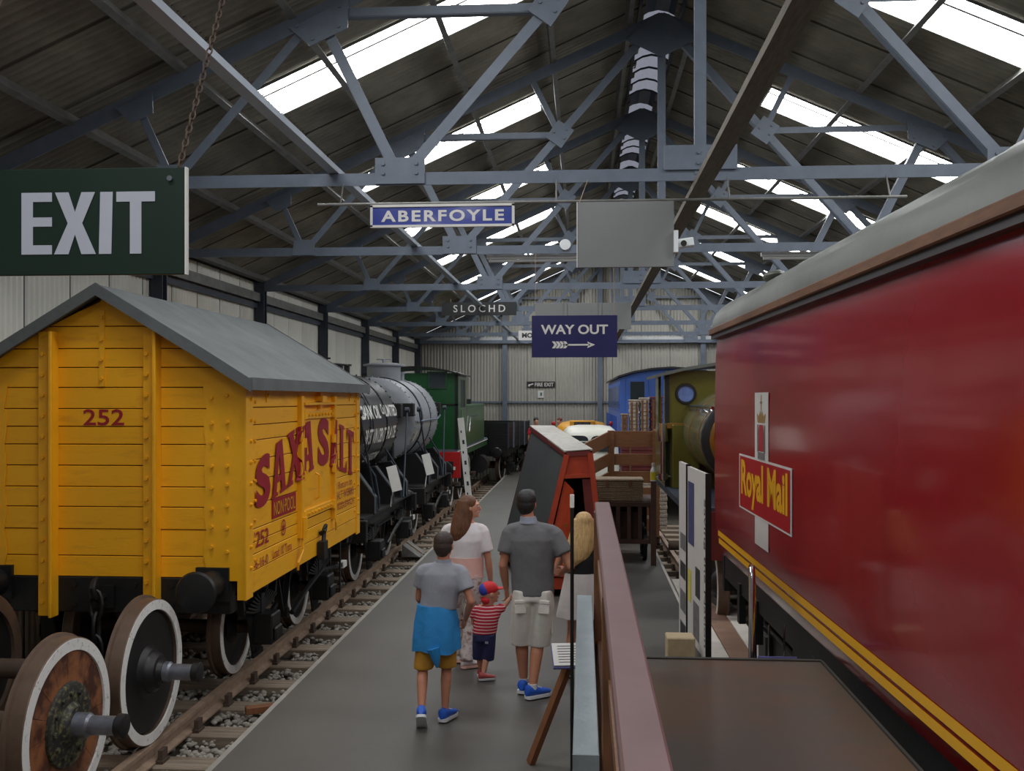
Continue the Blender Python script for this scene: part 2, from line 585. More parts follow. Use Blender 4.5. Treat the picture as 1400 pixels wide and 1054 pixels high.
# roof: corrugated sheets, rooflight sheets, purlins, ridge ventilators
ceil = tag(empty('ceiling', (0, 0, 0)), kind='structure')
cols = [(0, 1.45), (1.45, 2.40), (2.40, 3.45), (3.45, BAY)]
rows = [(XL - .25, -3.68), (-3.72, -0.66), (-0.70, XC - .26)]
def mirror_mesh(me, name):
    m2 = me.copy(); m2.name = name
    for v in m2.vertices:
        v.co.x = 2 * XC - v.co.x
    m2.flip_normals()
    return m2
sheetm = {}
for ci, (c0, c1) in enumerate(cols):
    for ri, (x0, x1) in enumerate(rows):
        lift = .012 * (ri + 1)
        if ci == 1 and ri == 1:
            # two translucent strips with a dark lap between, in a kerb
            parts = []
            for (a0, a1) in ((c0 + .01, c0 + .22), (c0 + .26, c1 - .01)):
                s = B()
                s.loft([[(x0 + .03, a0, roof_z(x0 + .03) + .02), (x0 + .03, a1, roof_z(x0 + .03) + .02)],
                        [(x1 - .03, a0, roof_z(x1 - .03) + .02), (x1 - .03, a1, roof_z(x1 - .03) + .02)]], caps=False, closed_ring=False)
                me = s.mesh('skylight'); me.materials.append(M['skylight'])
                parts.append((me, mirror_mesh(me, 'skylight')))
            s = B()
            for (a0, a1) in ((c0 - .01, c0 + .012), (c0 + .22, c0 + .26), (c1 - .012, c1 + .01)):
                s.bar((x0, (a0 + a1) / 2, roof_z(x0) + .01), (x1, (a0 + a1) / 2, roof_z(x1) + .01), a1 - a0, .03)
            for xx in (x0 + .01, x1 - .01):
                s.bar((xx, c0, roof_z(xx) + .01), (xx, c1, roof_z(xx) + .01), .05, .05)
            fr = s.mesh('skylight_frame'); fr.materials.append(M['purlin'])
            sheetm['light'] = (parts, (fr, mirror_mesh(fr, 'skylight_frame')))
        s = corrugated(c0 - .03, c1 + .03, .13, .045, [(x0, 0, roof_z(x0) + lift), (x1 + .04, 0, roof_z(x1 + .04) + lift)], (0, 1, 0), (0, 0, 1), (0, 0, 0), per=6)
        me = s.mesh('roof_sheet', smooth=True, sharp=80); me.materials.append(M['roof'])
        sheetm['plain' if (ci == 1 and ri == 1) else (ci, ri)] = (me, mirror_mesh(me, 'roof_sheet'))
nb = 9
for k in range(nb):
    y = Y0 + k * BAY
    for side in (0, 1):
        for ci in range(4):
            for ri in range(3):
                if ci == 1 and ri == 1 and k < 0:
                    link('roof_sheet', sheetm['plain'][side], ceil, loc=(0, y, 0))
                    continue
                if ci == 1 and ri == 1:
                    parts, fr = sheetm['light']
                    f = link('skylight', parts[0][side], ceil, loc=(0, y, 0))
                    link('skylight', parts[1][side], ceil, loc=(0, y, 0))
                    link('glazing_bar', fr[side], f)
                    continue
                link('roof_sheet', sheetm[ci, ri][side], ceil, loc=(0, y, 0))
# purlins (Z-angles running the length of the hall)
PX = [-6.1, -5.05, -3.93, -2.83, -1.63, -.44, .62]
for px in PX:
    for x in (px, 2 * XC - px):
        z = roof_z(x) - .075
        p = B()
        sgn = 1 if x < XC else -1
        p.bar((x, Y0, z), (x, Y1, z), .022, .13, up=(-SA * sgn, 0, CA))
        p.bar((x + sgn * .03, Y0, z - .06), (x + sgn * .03, Y1, z - .06 + .0), .07, .018, up=(-SA * sgn, 0, CA))
        p.build('purlin', 'purlin', ceil)
# ridge ventilator
for k in range(nb):
    y = Y0 + k * BAY
    rz = roof_z(XC)
    c = B()
    c.loft([[(XC - .32, y, rz + .12), (XC - .2, y, rz + .30), (XC, y, rz + .36), (XC + .2, y, rz + .30), (XC + .32, y, rz + .12)],
            [(XC - .32, y + BAY, rz + .12), (XC - .2, y + BAY, rz + .30), (XC, y + BAY, rz + .36), (XC + .2, y + BAY, rz + .30), (XC + .32, y + BAY, rz + .12)]], caps=False, closed_ring=False)
    c.build('ridge_cap', 'steel_dark', ceil)
    for sx in (-1, 1):
        u = B(); u.box(XC + sx * .30 - .02, XC + sx * .30 + .02, y, y + BAY, rz - .13, rz + .14)
        u.build('ridge_upstand', 'steel_dark', ceil)
    if k == 0:
        lm = B()
        arc = [(-.27, -.10), (-.14, -.03), (0, .0), (.14, -.03), (.27, -.10)]
        lm.loft([[(XC + a, -.09, rz + z + .13) for a, z in arc], [(XC + a, .11, rz + z - .02) for a, z in arc]], caps=False, closed_ring=False)
        lme = lm.mesh('ridge_pane', smooth=True); lme.materials.append(M['ridge_light'])
        rb = B()
        rb.loft([[(XC + a, .13, rz + z - .01), (XC + a, .13, rz + z - .04), (XC + a, .16, rz + z - .04), (XC + a, .16, rz + z - .01)] for a, z in arc])
        rme = rb.mesh('ridge_rib'); rme.materials.append(M['steel_dark'])
    for j in range(6):
        yy = .75 + j * .60
        link('ridge_pane', lme, ceil, loc=(0, y + yy, 0))
        link('ridge_rib', rme, ceil, loc=(0, y + yy, 0))

# roof trusses (compound fink), one set of meshes shared by every copy
ZT = 4.68
def rp(t, side):                      # point on the rafter, t from eaves to ridge
    x = XL + .1 + t * (XC - XL - .1)
    z = ZT + t * (7.92 - ZT)
    return ((x if side < 0 else 2 * XC - x), 0, z)
def mx(p, side):
    return p if side < 0 else (2 * XC - p[0], p[1], p[2])
truss_parts = []
def tp(name, b, m='steel', subs=None):
    me = b.mesh(name); me.materials.append(M[m]); truss_parts.append((name, me))
def angle_bar(p0, p1, w=.085, t=.014, y=0.0):
    b = B()
    p0 = Vector(p0) + Vector((0, y, 0)); p1 = Vector(p1) + Vector((0, y, 0))
    d = (p1 - p0).normalized(); n = Vector((-d.z, 0, d.x))
    b.bar(p0, p1, t, w, up=n)
    b.bar(p0 + n * w / 2 + Vector((0, w / 2, 0)), p1 + n * w / 2 + Vector((0, w / 2, 0)), w, t, up=n)
    return b
tie = B()
tie.bar((XL + .05, -.01, ZT), (XR - .05, -.01, ZT), .016, .12)
tie.bar((XL + .05, .04, ZT + .055), (XR - .05, .04, ZT + .055), .1, .014)
tp('tie_beam', tie)
king = B(); king.bar((XC, 0, ZT), (XC, 0, 7.85), .11, .05, up=(0, 1, 0)); tp('king_post', king)
def gus(pts, th=.014, bolts=()):
    g = B(); g.prism([(x, -.03, z) for x, z in pts], (0, -th, 0))
    for x, z in bolts:
        g.cyl((x, -.03 - th, z), (x, -.03 - th - .016, z), .018, n=6)
    return g
for side in (-1, 1):
    E = rp(0, side); P = rp(1, side); R1, R2, R3 = rp(.25, side), rp(.5, side), rp(.75, side)
    A = mx((-1.75, 0, ZT), side); Bp = mx((-4.0, 0, ZT), side)
    Mm = ((A[0] + P[0]) / 2, 0, (A[2] + P[2]) / 2)
    raf = B()
    raf.bar(E, P, .016, .15, up=(0, 0, 1)); raf.bar(Vector(E) + Vector((0, .05, .06)), Vector(P) + Vector((0, .05, .06)), .11, .016)
    tp('rafter', raf)
    for name, p, q, w in (('strut', A, R2, .10), ('tie_rod', A, P, .10), ('strut', Bp, R1, .07), ('tie_rod', Bp, R2, .08), ('tie_rod', Mm, R2, .08), ('strut', Mm, R3, .07)):
        tp(name, angle_bar(p, q, w))
    sx = -side
    tp('gusset_plate', gus([(A[0] - .24, ZT - .05), (A[0] + .24, ZT - .05), (A[0] + .24, ZT + .20), (A[0] - .24, ZT + .20)], bolts=[(A[0] - .16, ZT + .05), (A[0] - .16, ZT + .14), (A[0] + .16, ZT + .05), (A[0] + .16, ZT + .14)]))
    tp('gusset_plate', gus([(Bp[0] - .17, ZT - .05), (Bp[0] + .17, ZT - .05), (Bp[0] + .14, ZT + .17), (Bp[0] - .14, ZT + .17)]))
    tp('gusset_plate', gus([(Mm[0] - .2 , Mm[2] - .04), (Mm[0] + .02, Mm[2] - .2), (Mm[0] + .2, Mm[2] + .05), (Mm[0] - .02, Mm[2] + .2)], bolts=[(Mm[0] - .08, Mm[2] + .03), (Mm[0] + .06, Mm[2] - .06), (Mm[0] + .09, Mm[2] + .06)]))
    d = Vector((R2[0] - E[0], 0, R2[2] - E[2])).normalized(); n = Vector((d.z * side, 0, -d.x * side)) if side < 0 else Vector((d.z, 0, -d.x))
    if n.z > 0: n = -n
    r2 = Vector(R2)
    q = [r2 - d * .32 + n * .02, r2 + d * .32 + n * .02, r2 + d * .2 + n * .27, r2 - d * .2 + n * .27]
    tp('gusset_plate', gus([(v.x, v.z) for v in q], bolts=[(v.x * .7 + r2.x * .3, v.z * .7 + (r2 + n * .12).z * .3) for v in q]))
    r1 = Vector(R1)
    q = [r1 - d * .2, r1 + d * .2, r1 + d * .12 + n * .2, r1 - d * .12 + n * .2]
    tp('gusset_plate', gus([(v.x, v.z) for v in q]))
tp('gusset_plate', gus([(XC - .34, ZT + .04), (XC + .34, ZT + .04), (XC + .34, ZT + .27), (XC - .34, ZT + .27)], bolts=[(XC - .02, ZT + .1), (XC - .02, ZT + .2)]))
tp('gusset_plate', gus([(XC - .5, 7.6), (XC, 7.35), (XC + .5, 7.6), (XC + .1, 7.95), (XC - .1, 7.95)]))
for k in range(0, 10):
    y = Y0 + k * BAY
    if k in (0, 9):
        y += .25 if k == 0 else -.25
    t = tag(empty('roof_truss', (0, y, 0)), 'blue-grey riveted steel roof truss spanning the shed', kind='structure')
    for name, me in truss_parts:
        link(name, me, t)

# columns on the long walls
for k in range(0, 10):
    y = Y0 + k * BAY + (.25 if k == 0 else -.25 if k == 9 else 0)
    for x in (XL + .14, XR - .14):
        c = B()
        c.box(x - .09, x + .09, y - .085, y - .065, -.5, ZE - .05)
        c.box(x - .09, x + .09, y + .065, y + .085, -.5, ZE - .05)
        c.box(x - .012, x + .012, y - .065, y + .065, -.5, ZE - .05)
        tag(c.build('column', 'steel_dark'), kind='structure')
# eaves beams and longitudinal members
def longbeam(name, x, z, w, h, m, y0=Y0, y1=Y1):
    c = B()
    if m == 'steel':
        c.box(x - w / 2, x + w / 2, y0, y1, z + h - .014, z + h)
        c.box(x - w / 2, x - w / 2 + .014, y0, y1, z, z + h)
        c.box(x - w / 2, x + w / 2, y0, y1, z, z + .014)
    else:
        c.box(x - w / 2, x + w / 2, y0, y1, z, z + h)
    return tag(c.build(name, m), kind='structure')
longbeam('beam', XL + .1, 4.42, .12, .16, 'purlin')
longbeam('beam', XR - .1, 4.42, .12, .16, 'purlin')
longbeam('beam', -2.40, 4.745, .10, .055, 'steel_light')
longbeam('beam', XC, 4.53, .15, .06, 'timber_old')
longbeam('beam', 4.85, 4.755, .08, .07, 'steel')

# ------------------------------------------------------------------ track with sleepers, left side
ZR = -0.20
TC = -4.22
def rail_mesh(y0, y1):
    prof = [(-.065, -.15), (.065, -.15), (.065, -.135), (.012, -.11), (.012, -.045), (.035, -.035), (.035, 0), (-.035, 0), (-.035, -.035), (-.012, -.045), (-.012, -.11), (-.065, -.135)]
    b = B(); b.prism([(x, y0, z) for x, z in prof], (0, y1 - y0, 0)); return b
def track(name, label, x, y0, y1, z, rz=0.0, swidth=(-1.45, 1.58), yy=None):
    t = thing(name, label, 'track', (x, 0, z), rz)
    for sx in (-.75, .75):
        r = rail_mesh(y0, y1).mesh('rail'); r.materials.append(M['rail'])
        link('rail', r, t, loc=(sx, 0, 0))
    sl = B(); sl.box(swidth[0], swidth[1], -.125, .125, -.27, -.155)
    sm = sl.mesh('sleeper', bevel=.012); sm.materials.append(M['sleeper'])
    ch = B()
    ch.box(-.12, .12, -.07, .07, -.155, -.13)
    ch.box(-.11, -.07, -.05, .05, -.13, -.05); ch.box(.07, .11, -.05, .05, -.13, -.05)
    ch.cyl((-.10, .0, -.13), (-.10, .0, -.095), .022, n=6)
    cm = ch.mesh('rail_chair'); cm.materials.append(M['rail_top'])
    n = int((y1 - y0) / .74)
    for i in range(n):
        y = y0 + .3 + i * .74
        s = link('sleeper', sm, t, loc=(0, y, 0))
        for sx in (-.75, .75):
            link('rail_chair', cm, s, loc=(sx, 0, 0))
    return t
track('railway_track', 'rusty rails on brown timber sleepers beside the concrete walkway, under the salt van', TC, 3.0, 36.2, ZR)

# ballast: thousands of loose stones
def stones(name, regions, seed, size):
    rng = np.random.RandomState(seed)
    ico = bmesh.new(); bmesh.ops.create_icosphere(ico, subdivisions=1, radius=1.0)
    bv = np.array([v.co[:] for v in ico.verts]); bf = np.array([[v.index for v in f.verts] for f in ico.faces]); ico.free()
    V = []; Fc = []; off = 0
    for (x0, x1, y0, y1, z, n) in regions:
        c = np.stack([rng.uniform(x0, x1, n), y0 + (y1 - y0) * rng.uniform(0, 1, n) ** 1.6, np.full(n, z)], 1)
        c[:, 2] += rng.uniform(-.015, .02, n)
        for i in range(n):
            s = size * rng.uniform(.55, 1.25)
            v = bv * (1 + rng.uniform(-.28, .28, (len(bv), 1))) * np.array([1, rng.uniform(.7, 1.2), rng.uniform(.5, .8)]) * s
            a = rng.uniform(0, 6.28); ca, sa = cos(a), sin(a)
            v = v @ np.array([[ca, -sa, 0], [sa, ca, 0], [0, 0, 1]])
            V.append(v + c[i]); Fc.append(bf + off); off += len(bv)
    V = np.concatenate(V); Fc = np.concatenate(Fc)
    me = bpy.data.meshes.new(name)
    me.vertices.add(len(V)); me.vertices.foreach_set('co', V.astype(np.float32).ravel())
    me.loops.add(len(Fc) * 3); me.loops.foreach_set('vertex_index', Fc.astype(np.int32).ravel())
    me.polygons.add(len(Fc)); me.polygons.foreach_set('loop_start', np.arange(len(Fc), dtype=np.int32) * 3)
    me.update(calc_edges=True)
    me.materials.append(M['stone'])
    return link(name, me)
b = B(); b.box(XL, -2.60, Y0, Y1, -.5, -.455)
tag(b.build('trackbed_ground', 'ground'), kind='structure')
tag(stones('ballast_gravel', [(-3.42, -2.62, 5.2, 30, -.415, 4800), (-4.9, -3.5, 5.5, 16, -.415, 4200), (-6.1, -5.0, 6, 12, -.44, 500)], 3, .034),
    'loose grey ballast stones lying between the sleepers', 'gravel', kind='stuff')

# ------------------------------------------------------------------ wheels and running gear
def wheel_shapes(r, face=1):
    """local: axle along x, outer face at x=0 pointing +x (face=1); returns builders tyre, ring, disc"""
    f = face
    ty = B(); ty.lathe([(0, r - .085), (0, r - .006), (-.006, r), (-.095, r + .006), (-.103, r + .028), (-.125, r + .03), (-.135, r + .015), (-.135, r - .09)], (0, 0, 0), (f, 0, 0), n=64, closed=True)
    ri = B(); ri.lathe([(.003, r - .085), (.003, r - .008), (-.012, r - .007), (-.012, r - .086)], (0, 0, 0), (f, 0, 0), n=64, closed=True)
    di = B(); di.lathe([(-.055, r - .08), (-.035, r - .10), (-.055, r * .62), (-.045, r * .36), (-.01, r * .30), (.015, r * .22), (.02, .10), (.02, .001), (-.13, .001), (-.13, .12), (-.10, r * .5), (-.10, r - .08)], (0, 0, 0), (f, 0, 0), n=48, closed=True)
    return ty, ri, di

def wheelset_part(root, y, r, ring='white_tyre'):
    ax = B(); ax.cyl((-1.02, y, r), (1.02, y, r), .065, n=14)
    w = ax.build('wheelset', 'rail_top', root, smooth=True)
    for f in (-1, 1):
        ty, ri, di = wheel_shapes(r, f)
        for nm, bb, m in (('tyre', ty, 'tyre'), ('tyre_ring', ri, ring), ('wheel_disc', di, 'disc_black')):
            o = bb.build(nm, m, w, smooth=True)
            o.location = (f * .79, y, r)
    return w

def buffer(root, x, y, z, d, m='black'):
    b = B()
    b.cbox((x, y - d * -.0 + d * .02, z), (.30, .04, .30))
    b.lathe([(.02, .13), (.10, .12), (.24, .10), (.25, .06), (.38, .055)], (x, y, z), (0, d, 0), n=20)
    for a in range(4):
        b.cyl((x + .11 * cos(a * pi / 2 + .78), y + d * .04, z + .11 * sin(a * pi / 2 + .78)), (x + .11 * cos(a * pi / 2 + .78), y + d * .07, z + .11 * sin(a * pi / 2 + .78)), .02, n=6)
    o = b.build('buffer', m, root, smooth=True)
    h = B(); h.lathe([(.38, .05), (.385, .17), (.40, .18), (.425, .165), (.435, .10), (.438, .002)], (x, y, z), (0, d, 0), n=28)
    h.build('buffer_head', 'disc_black', o, smooth=True)

def running_gear(root, L, fz, axles, r=.47, hook=True, paint='black', bx=.875, bz=-.17):
    for sx in (-1, 1):
        s = B(); x = sx * .93
        s.box(x - .015, x + .015, .05, L - .05, fz - .28, fz)
        s.box(min(x, x + sx * .08), max(x, x + sx * .08), .05, L - .05, fz - .28, fz - .265)
        s.box(min(x, x + sx * .08), max(x, x + sx * .08), .05, L - .05, fz - .015, fz)
        sb = s.build('solebar', paint, root)
        bo = B()
        for i in range(int(L / .22)):
            bo.cyl((x + sx * .012, .15 + i * .22, fz - .08), (x + sx * .035, .15 + i * .22, fz - .08), .018, n=6)
        tag(bo.build('rivet', paint, sb), kind='stuff')
    for y, d in ((0, -1), (L, 1)):
        h = B(); h.box(-1.16, 1.16, min(y, y - d * .12), max(y, y - d * .12), fz - .32, fz)
        hs = h.build('headstock', paint, root, bevel=.01)
        bo = B()
        for x in (-.62, -.28, .28, .62):
            for z in (fz - .07, fz - .25):
                bo.cyl((x, y, z), (x, y + d * .02, z), .022, n=6)
        tag(bo.build('rivet', paint, hs), kind='stuff')
        for sx in (-1, 1):
            buffer(root, sx * bx, y, fz + bz, d, paint)
        if hook:
            k = B()
            k.cbox((0, y + d * .02, fz - .17), (.2, .04, .2))
            k.tube([(0, y, fz - .17), (0, y + d * .14, fz - .17), (0, y + d * .21, fz - .13), (0, y + d * .23, fz - .06), (0, y + d * .19, fz + .0), (0, y + d * .14, fz + .02)], [.035, .035, .033, .03, .025, .015], n=8)
            ck = k.build('coupling_hook', paint, root, smooth=True)
            c = B()
            for i, z0 in enumerate((fz - .20, fz - .40, fz - .60)):
                pts = []
                for a in range(13):
                    t = 2 * pi * a / 12
                    px, pz = .055 * cos(t), .13 * sin(t)
                    pts.append((px if i % 2 == 0 else .0, y + d * .16 + (0 if i % 2 == 0 else px), z0 - .02 + pz))
                c.tube(pts, .017, n=6)
            c.build('chain_link', paint, ck, smooth=True)
    for ya in axles:
        wheelset_part(root, ya, r)
        for sx in (-1, 1):
            x = sx * .98
            g = B()
            g.prism([(x, ya - .42, fz - .2), (x, ya + .42, fz - .2), (x, ya + .2, r - .05), (x, ya + .12, r - .25), (x, ya - .12, r - .25), (x, ya - .2, r - .05)], (sx * .02, 0, 0))
            g.bar((x + sx * .02, ya - .14, r - .26), (x + sx * .02, ya + .14, r - .26), .03, .05)
            gg = g.build('axle_guard', paint, root)
            a = B(); a.box(min(x, x + sx * .22), max(x, x + sx * .22), ya - .14, ya + .14, r - .15, r + .15)
            a.box(min(x + sx * .22, x + sx * .25), max(x + sx * .22, x + sx * .25), ya - .11, ya + .11, r - .12, r + .02)
            a.build('axlebox', paint, gg, bevel=.025)
            sp = B()
            for i in range(6):
                l = .48 - i * .065; zz = r + .17 + i * .022
                pts0 = [(x + sx * .03, ya + t * l, zz + .06 * (1 - (1 - t * t)) + (t * t) * .02) for t in (-1, -.5, 0, .5, 1)]
                for q in range(4):
                    sp.bar(pts0[q], pts0[q + 1], .085, .02)
            sp.box(x - .02, x + .08 if sx > 0 else x + .02, ya - .05, ya + .05, r + .14, r + .34) if sx > 0 else sp.box(x - .08, x + .02, ya - .05, ya + .05, r + .14, r + .34)
            for t in (-1, 1):
                sp.bar((x + sx * .03, ya + t * .47, r + .22), (x + sx * .03, ya + t * .52, fz - .27), .06, .05)
            sp.build('leaf_spring', paint, gg)
    ym = (axles[0] + axles[1]) / 2
    for sx in (-1, 1):
        x = sx * .93
        v = B()
        v.bar((x, ym - .26, fz - .28), (x, ym - .03, .36), .05, .03); v.bar((x, ym + .26, fz - .28), (x, ym + .03, .36), .05, .03)
        v.cyl((x - .06, ym, .38), (x + .06, ym, .38), .06, n=10)
        v.build('brake_hanger', paint, root)
        br = B()
        x2 = sx * 1.06
        br.tube([(x2, ym - .1, .40), (x2, ym + .5, .55), (x2, L * .78, .66), (x2 + sx * .03, L * .93, .58), (x2 + sx * .03, L * .97, .57)], [.03, .03, .026, .03, .03], n=6)
        lv = br.build('brake_lever', paint, root)
        gd = B(); gd.bar((x2 - sx * .04, L * .9, fz - .1), (x2 - sx * .04, L * .9, .28), .05, .015); gd.bar((x2 + sx * .09, L * .9, fz - .25), (x2 + sx * .09, L * .9, .28), .05, .015)
        gd.bar((x2 - sx * .04, L * .9, .28), (x2 + sx * .09, L * .9, .28), .05, .015)
        gd.build('lever_guide', paint, lv)
        tip = B(); tip.box(x2 + sx * .03 - .035, x2 + sx * .03 + .035, L * .965, L * 1.01, .53, .61)
        tip.build('lever_tip', 'white', lv, label='white painted lever tip')
        for ya, dd in ((axles[0], 1), (axles[1], -1)):
            xs = sx * .72
            sh = B()
            sh.prism([(xs - .05, ya + dd * (r + .03), r - .18), (xs - .05, ya + dd * (r + .10), r - .16), (xs - .05, ya + dd * (r + .10), r + .14), (xs - .05, ya + dd * (r + .03), r + .18)], (.1, 0, 0))
            sh.bar((xs, ya + dd * (r + .08), r + .05), (xs, ya + dd * (r + .10), fz - .05), .05, .03)
            sh.bar((xs, ya + dd * (r + .08), r - .05), (xs * 1.1, ym, .38), .04, .05)
            sh.build('brake_shoe', paint, root)

# ------------------------------------------------------------------ yellow salt van
VX, VY = -4.28, 8.58
VL, VH, VF = 4.42, 1.29, 1.17            # length, half width, floor height
VE = 2.94                                 # eaves
van = thing('salt_van', 'yellow peak-roofed wooden goods van lettered SAXA SALT in crimson', 'wagon', (VX, VY, ZR))
VAP = 3.74
def van_top(x):
    return VE - .02 + (VAP - VE - .06) * (1 - (abs(x) / VH)) + .06 * sin(pi * abs(x) / VH)
# end planks
edges = [VF, 1.36, 1.60, 1.80, 1.98, 2.17, 2.36, 2.52, 2.68, 2.87, 3.05, 3.22, 3.42, 3.80]
def end_plank(z0, z1, y0, y1):
    def clipx(z):
        if z <= van_top(VH) : return VH - .01
        lo, hi = 0, VH
        for _ in range(30):
            m = (lo + hi) / 2
            if van_top(m) > z: lo = m
            else: hi = m
        return lo
    zz = [z0 + (min(z1, VAP - .03) - z0) * i / 4 for i in range(5)]
    L = [(-clipx(z), z) for z in zz]; R = [(clipx(z), z) for z in zz][::-1]
    pts = []
    for p in L + R:
        if not pts or (abs(p[0] - pts[-1][0]) + abs(p[1] - pts[-1][1])) > 1e-4: pts.append(p)
    b = B(); b.prism([(x, y0, z) for x, z in pts], (0, y1 - y0, 0))
    return b
rnd = random.Random(2)
for i in range(len(edges) - 1):
    j = rnd.uniform(-.004, .004)
    for (a, c) in ((0.0 + j, .035), (VL - .035, VL)):
        end_plank(edges[i] + .004, edges[i + 1] - .004, a, c).build('plank', 'yellow', van, bevel=.004)
b = end_plank(VF, VAP, .036, VL - .036); 
core = mat('van_joint_dark', (92, 62, 14), .8, var=.1)
b.build('van_body', core, van)
# end posts with bolts, corner plates, centre strip
for (x, w) in ((-.515, .17), (.445, .15)):
    p = B(); p.box(x - w / 2, x + w / 2 - .02, -.045, 0.0, .82, van_top(x) - .05)
    p.box(x + w / 2 - .03, x + w / 2, -.13, 0.0, .82, van_top(x) - .05)
    o = p.build('end_post', 'yellow_post', van, bevel=.006)
    z = .95
    while z < van_top(x) - .12:
        q = B(); q.cyl((x - .04, -.045, z), (x - .04, -.064, z), .019, n=6)
        q.build('bolt', 'yellow_post', o)
        z += .185
p = B(); p.box(-.05, .0, -.012, .0, 2.88, 3.56)
o = p.build('centre_strap', 'yellow_post', van)
for z in (2.95, 3.12, 3.30, 3.50):
    q = B(); q.cyl((-.025, -.012, z), (-.025, -.030, z), .018, n=6); q.build('bolt', 'yellow_post', o)
def corner(sx, ysign):
    y = 0 if ysign < 0 else VL
    ya = -.012 if ysign < 0 else VL + .012
    b = B()
    x0, x1 = sx * .92, sx * (VH + .012)
    n = 16
    inner = [(x0 + sx * .018 * sin(i * 1.9) * (1 if i % 3 else .2), VF - .02 + (VE - .02 - VF) * i / n) for i in range(n + 1)]
    poly = [(x, ya, z) for x, z in inner] + [(x1, ya, VE - .02), (x1, ya, VF - .19), (sx * (VH - .07), ya, VF - .19), (sx * (VH - .07), ya, VF - .02)]
    b.prism(poly, (0, ysign * -.01, 0))
    b.box(min(x1 + sx * .002, x1 - sx * .014), max(x1 + sx * .002, x1 - sx * .014), min(ya + ysign * .012, ya - ysign * .17), max(ya + ysign * .012, ya - ysign * .17), VF - .19, VE - .02)
    o = b.build('corner_plate', 'yellow_post', van)
    rr = random.Random(7)
    for k in range(9):
        z = 1.25 + k * .19
        for xx in (sx * .99, sx * 1.13):
            zz = z + rr.uniform(-.035, .035)
            q = B(); q.cyl((xx, ya, zz), (xx, ya + ysign * .026, zz), .016, n=6)
            q.build('bolt', 'yellow_post', o)
        if sx > 0 or ysign > 0:
            q = B(); q.cyl((x1, ya - ysign * .11, z), (x1 + sx * .022, ya - ysign * .11, z), .018, n=6)
            q.build('bolt', 'yellow_post', o)
for sx in (-1, 1):
    for ys in (-1, 1):
        corner(sx, ys)
# sides
sedges = [VF - .17, 1.20, 1.35, 1.46, 1.58, 1.80, 2.02, 2.21, 2.39, 2.53, 2.69, VE]
D0, D1, DZ0, DZ1 = 1.69, 2.98, 1.47, 2.70
for sx in (-1, 1):
    for i in range(len(sedges) - 1):
        z0, z1 = sedges[i] + .004, sedges[i + 1] - .004
        spans = [(0.02, D0 - .02), (D1 + .02, VL - .02)] if z0 > 1.45 and sx > 0 else [(0.02, VL - .02)]
        if z1 > 2.75: spans = [(.02, VL - .02)]
        for (a, c) in spans:
            b = B(); x = sx * VH + sx * rnd.uniform(-.002, .002)
            b.box(min(x, x - sx * .035), max(x, x - sx * .035), a, c, z0, z1)
            b.build('plank', 'yellow', van, bevel=.004)
X = VH
d = B(); d.box(X - .03, X + .006, D0, D1, DZ0, DZ1)
door = d.build('van_door', 'yellow', van, bevel=.004)
for name, (y0, y1, z0, z1, t) in {
        'door_post': (D0 - .09, D0, 1.30, 2.80, .05), 'door_post.001': (D1, D1 + .09, 1.34, 2.80, .05),
        'door_strap': (D0 + .02, D1 - .02, 2.55, 2.64, .03), 'door_strap.001': (D0 + .02, D1 - .02, 1.48, 1.57, .03),
        'door_rail': (D0 - .02, D1 + .02, 2.70, 2.73, .07)}.items():
    b = B(); b.box(X - .01, X + t, y0, y1, z0, z1)
    b.build(name.split('.')[0], 'yellow_post', door, bevel=.004)
hg = B()
for y in (D0 + .02, D1 - .02):
    for z in (1.52, 1.95, 2.30, 2.60):
        hg.cyl((X + .04, y, z - .05), (X + .04, y, z + .05), .03, n=8)
hg.cyl((X + .06, D0 - .04, 1.30), (X + .06, D0 - .04, 1.52), .035, n=8)
hg.build('hinge', 'yellow_post', door)
for z in (2.595, 1.525):
    for k in range(9):
        q = B(); q.cyl((X + .03, D0 + .1 + k * .135, z), (X + .05, D0 + .1 + k * .135, z), .019, n=6)
        q.build('bolt', 'yellow_post', door)
hb = B()
hb.tube([(X + .02, 2.24, 1.66), (X + .06, 2.24, 1.68), (X + .06, 2.24, 1.92), (X + .02, 2.24, 1.94)], .014)
hb.build('door_handle', 'yellow_post', door)
la = B()
la.box(X, X + .09, 2.28, 2.46, 2.74, 2.80); la.box(X, X + .05, 2.34, 2.40, 2.66, 2.86); la.box(X, X + .07, 2.30, 2.44, 2.86, 2.90)
la.build('roof_latch', 'yellow_post', van)
dr = B()
dr.tube([(X + .03, D0 - .04, 1.34), (X + .05, D0 - .05, 1.18), (X + .03, D0 - .16, 1.06), (X + .02, D0 - .14, .98)], .014)
dr.tube([(X + .03, D1 + .04, 1.44), (X + .05, D1 + .04, 1.30), (X + .03, D1 + .12, 1.20)], .014)
dr.build('drop_chain', 'yellow_post', van)
cat = B(); cat.tube([(X + .02, 2.42, 1.24), (X + .08, 2.40, 1.28), (X + .08, 2.44, 1.33), (X + .05, 2.48, 1.28), (X + .06, 2.42, 1.12)], .025); cat.cbox((X + .05, 2.42, 1.06), (.08, .16, .2))
cat.build('door_catch', 'black', van)
vs_ = B()
for y in (.58, 3.90):
    vs_.box(X, X + .015, y - .03, y + .03, 2.74, VE); vs_.cyl((X + .015, y, 2.80), (X + .03, y, 2.80), .02, n=6)
vs_.build('eaves_strap', 'yellow_post', van)
sb = B()
for k in range(9):
    for y in (.24, VL - .24):
        sb.cyl((X, y, 1.3 + .18 * k), (X + .018, y, 1.3 + .18 * k), .016, n=6)
tag(sb.build('rivet', 'yellow_post', van), kind='stuff')
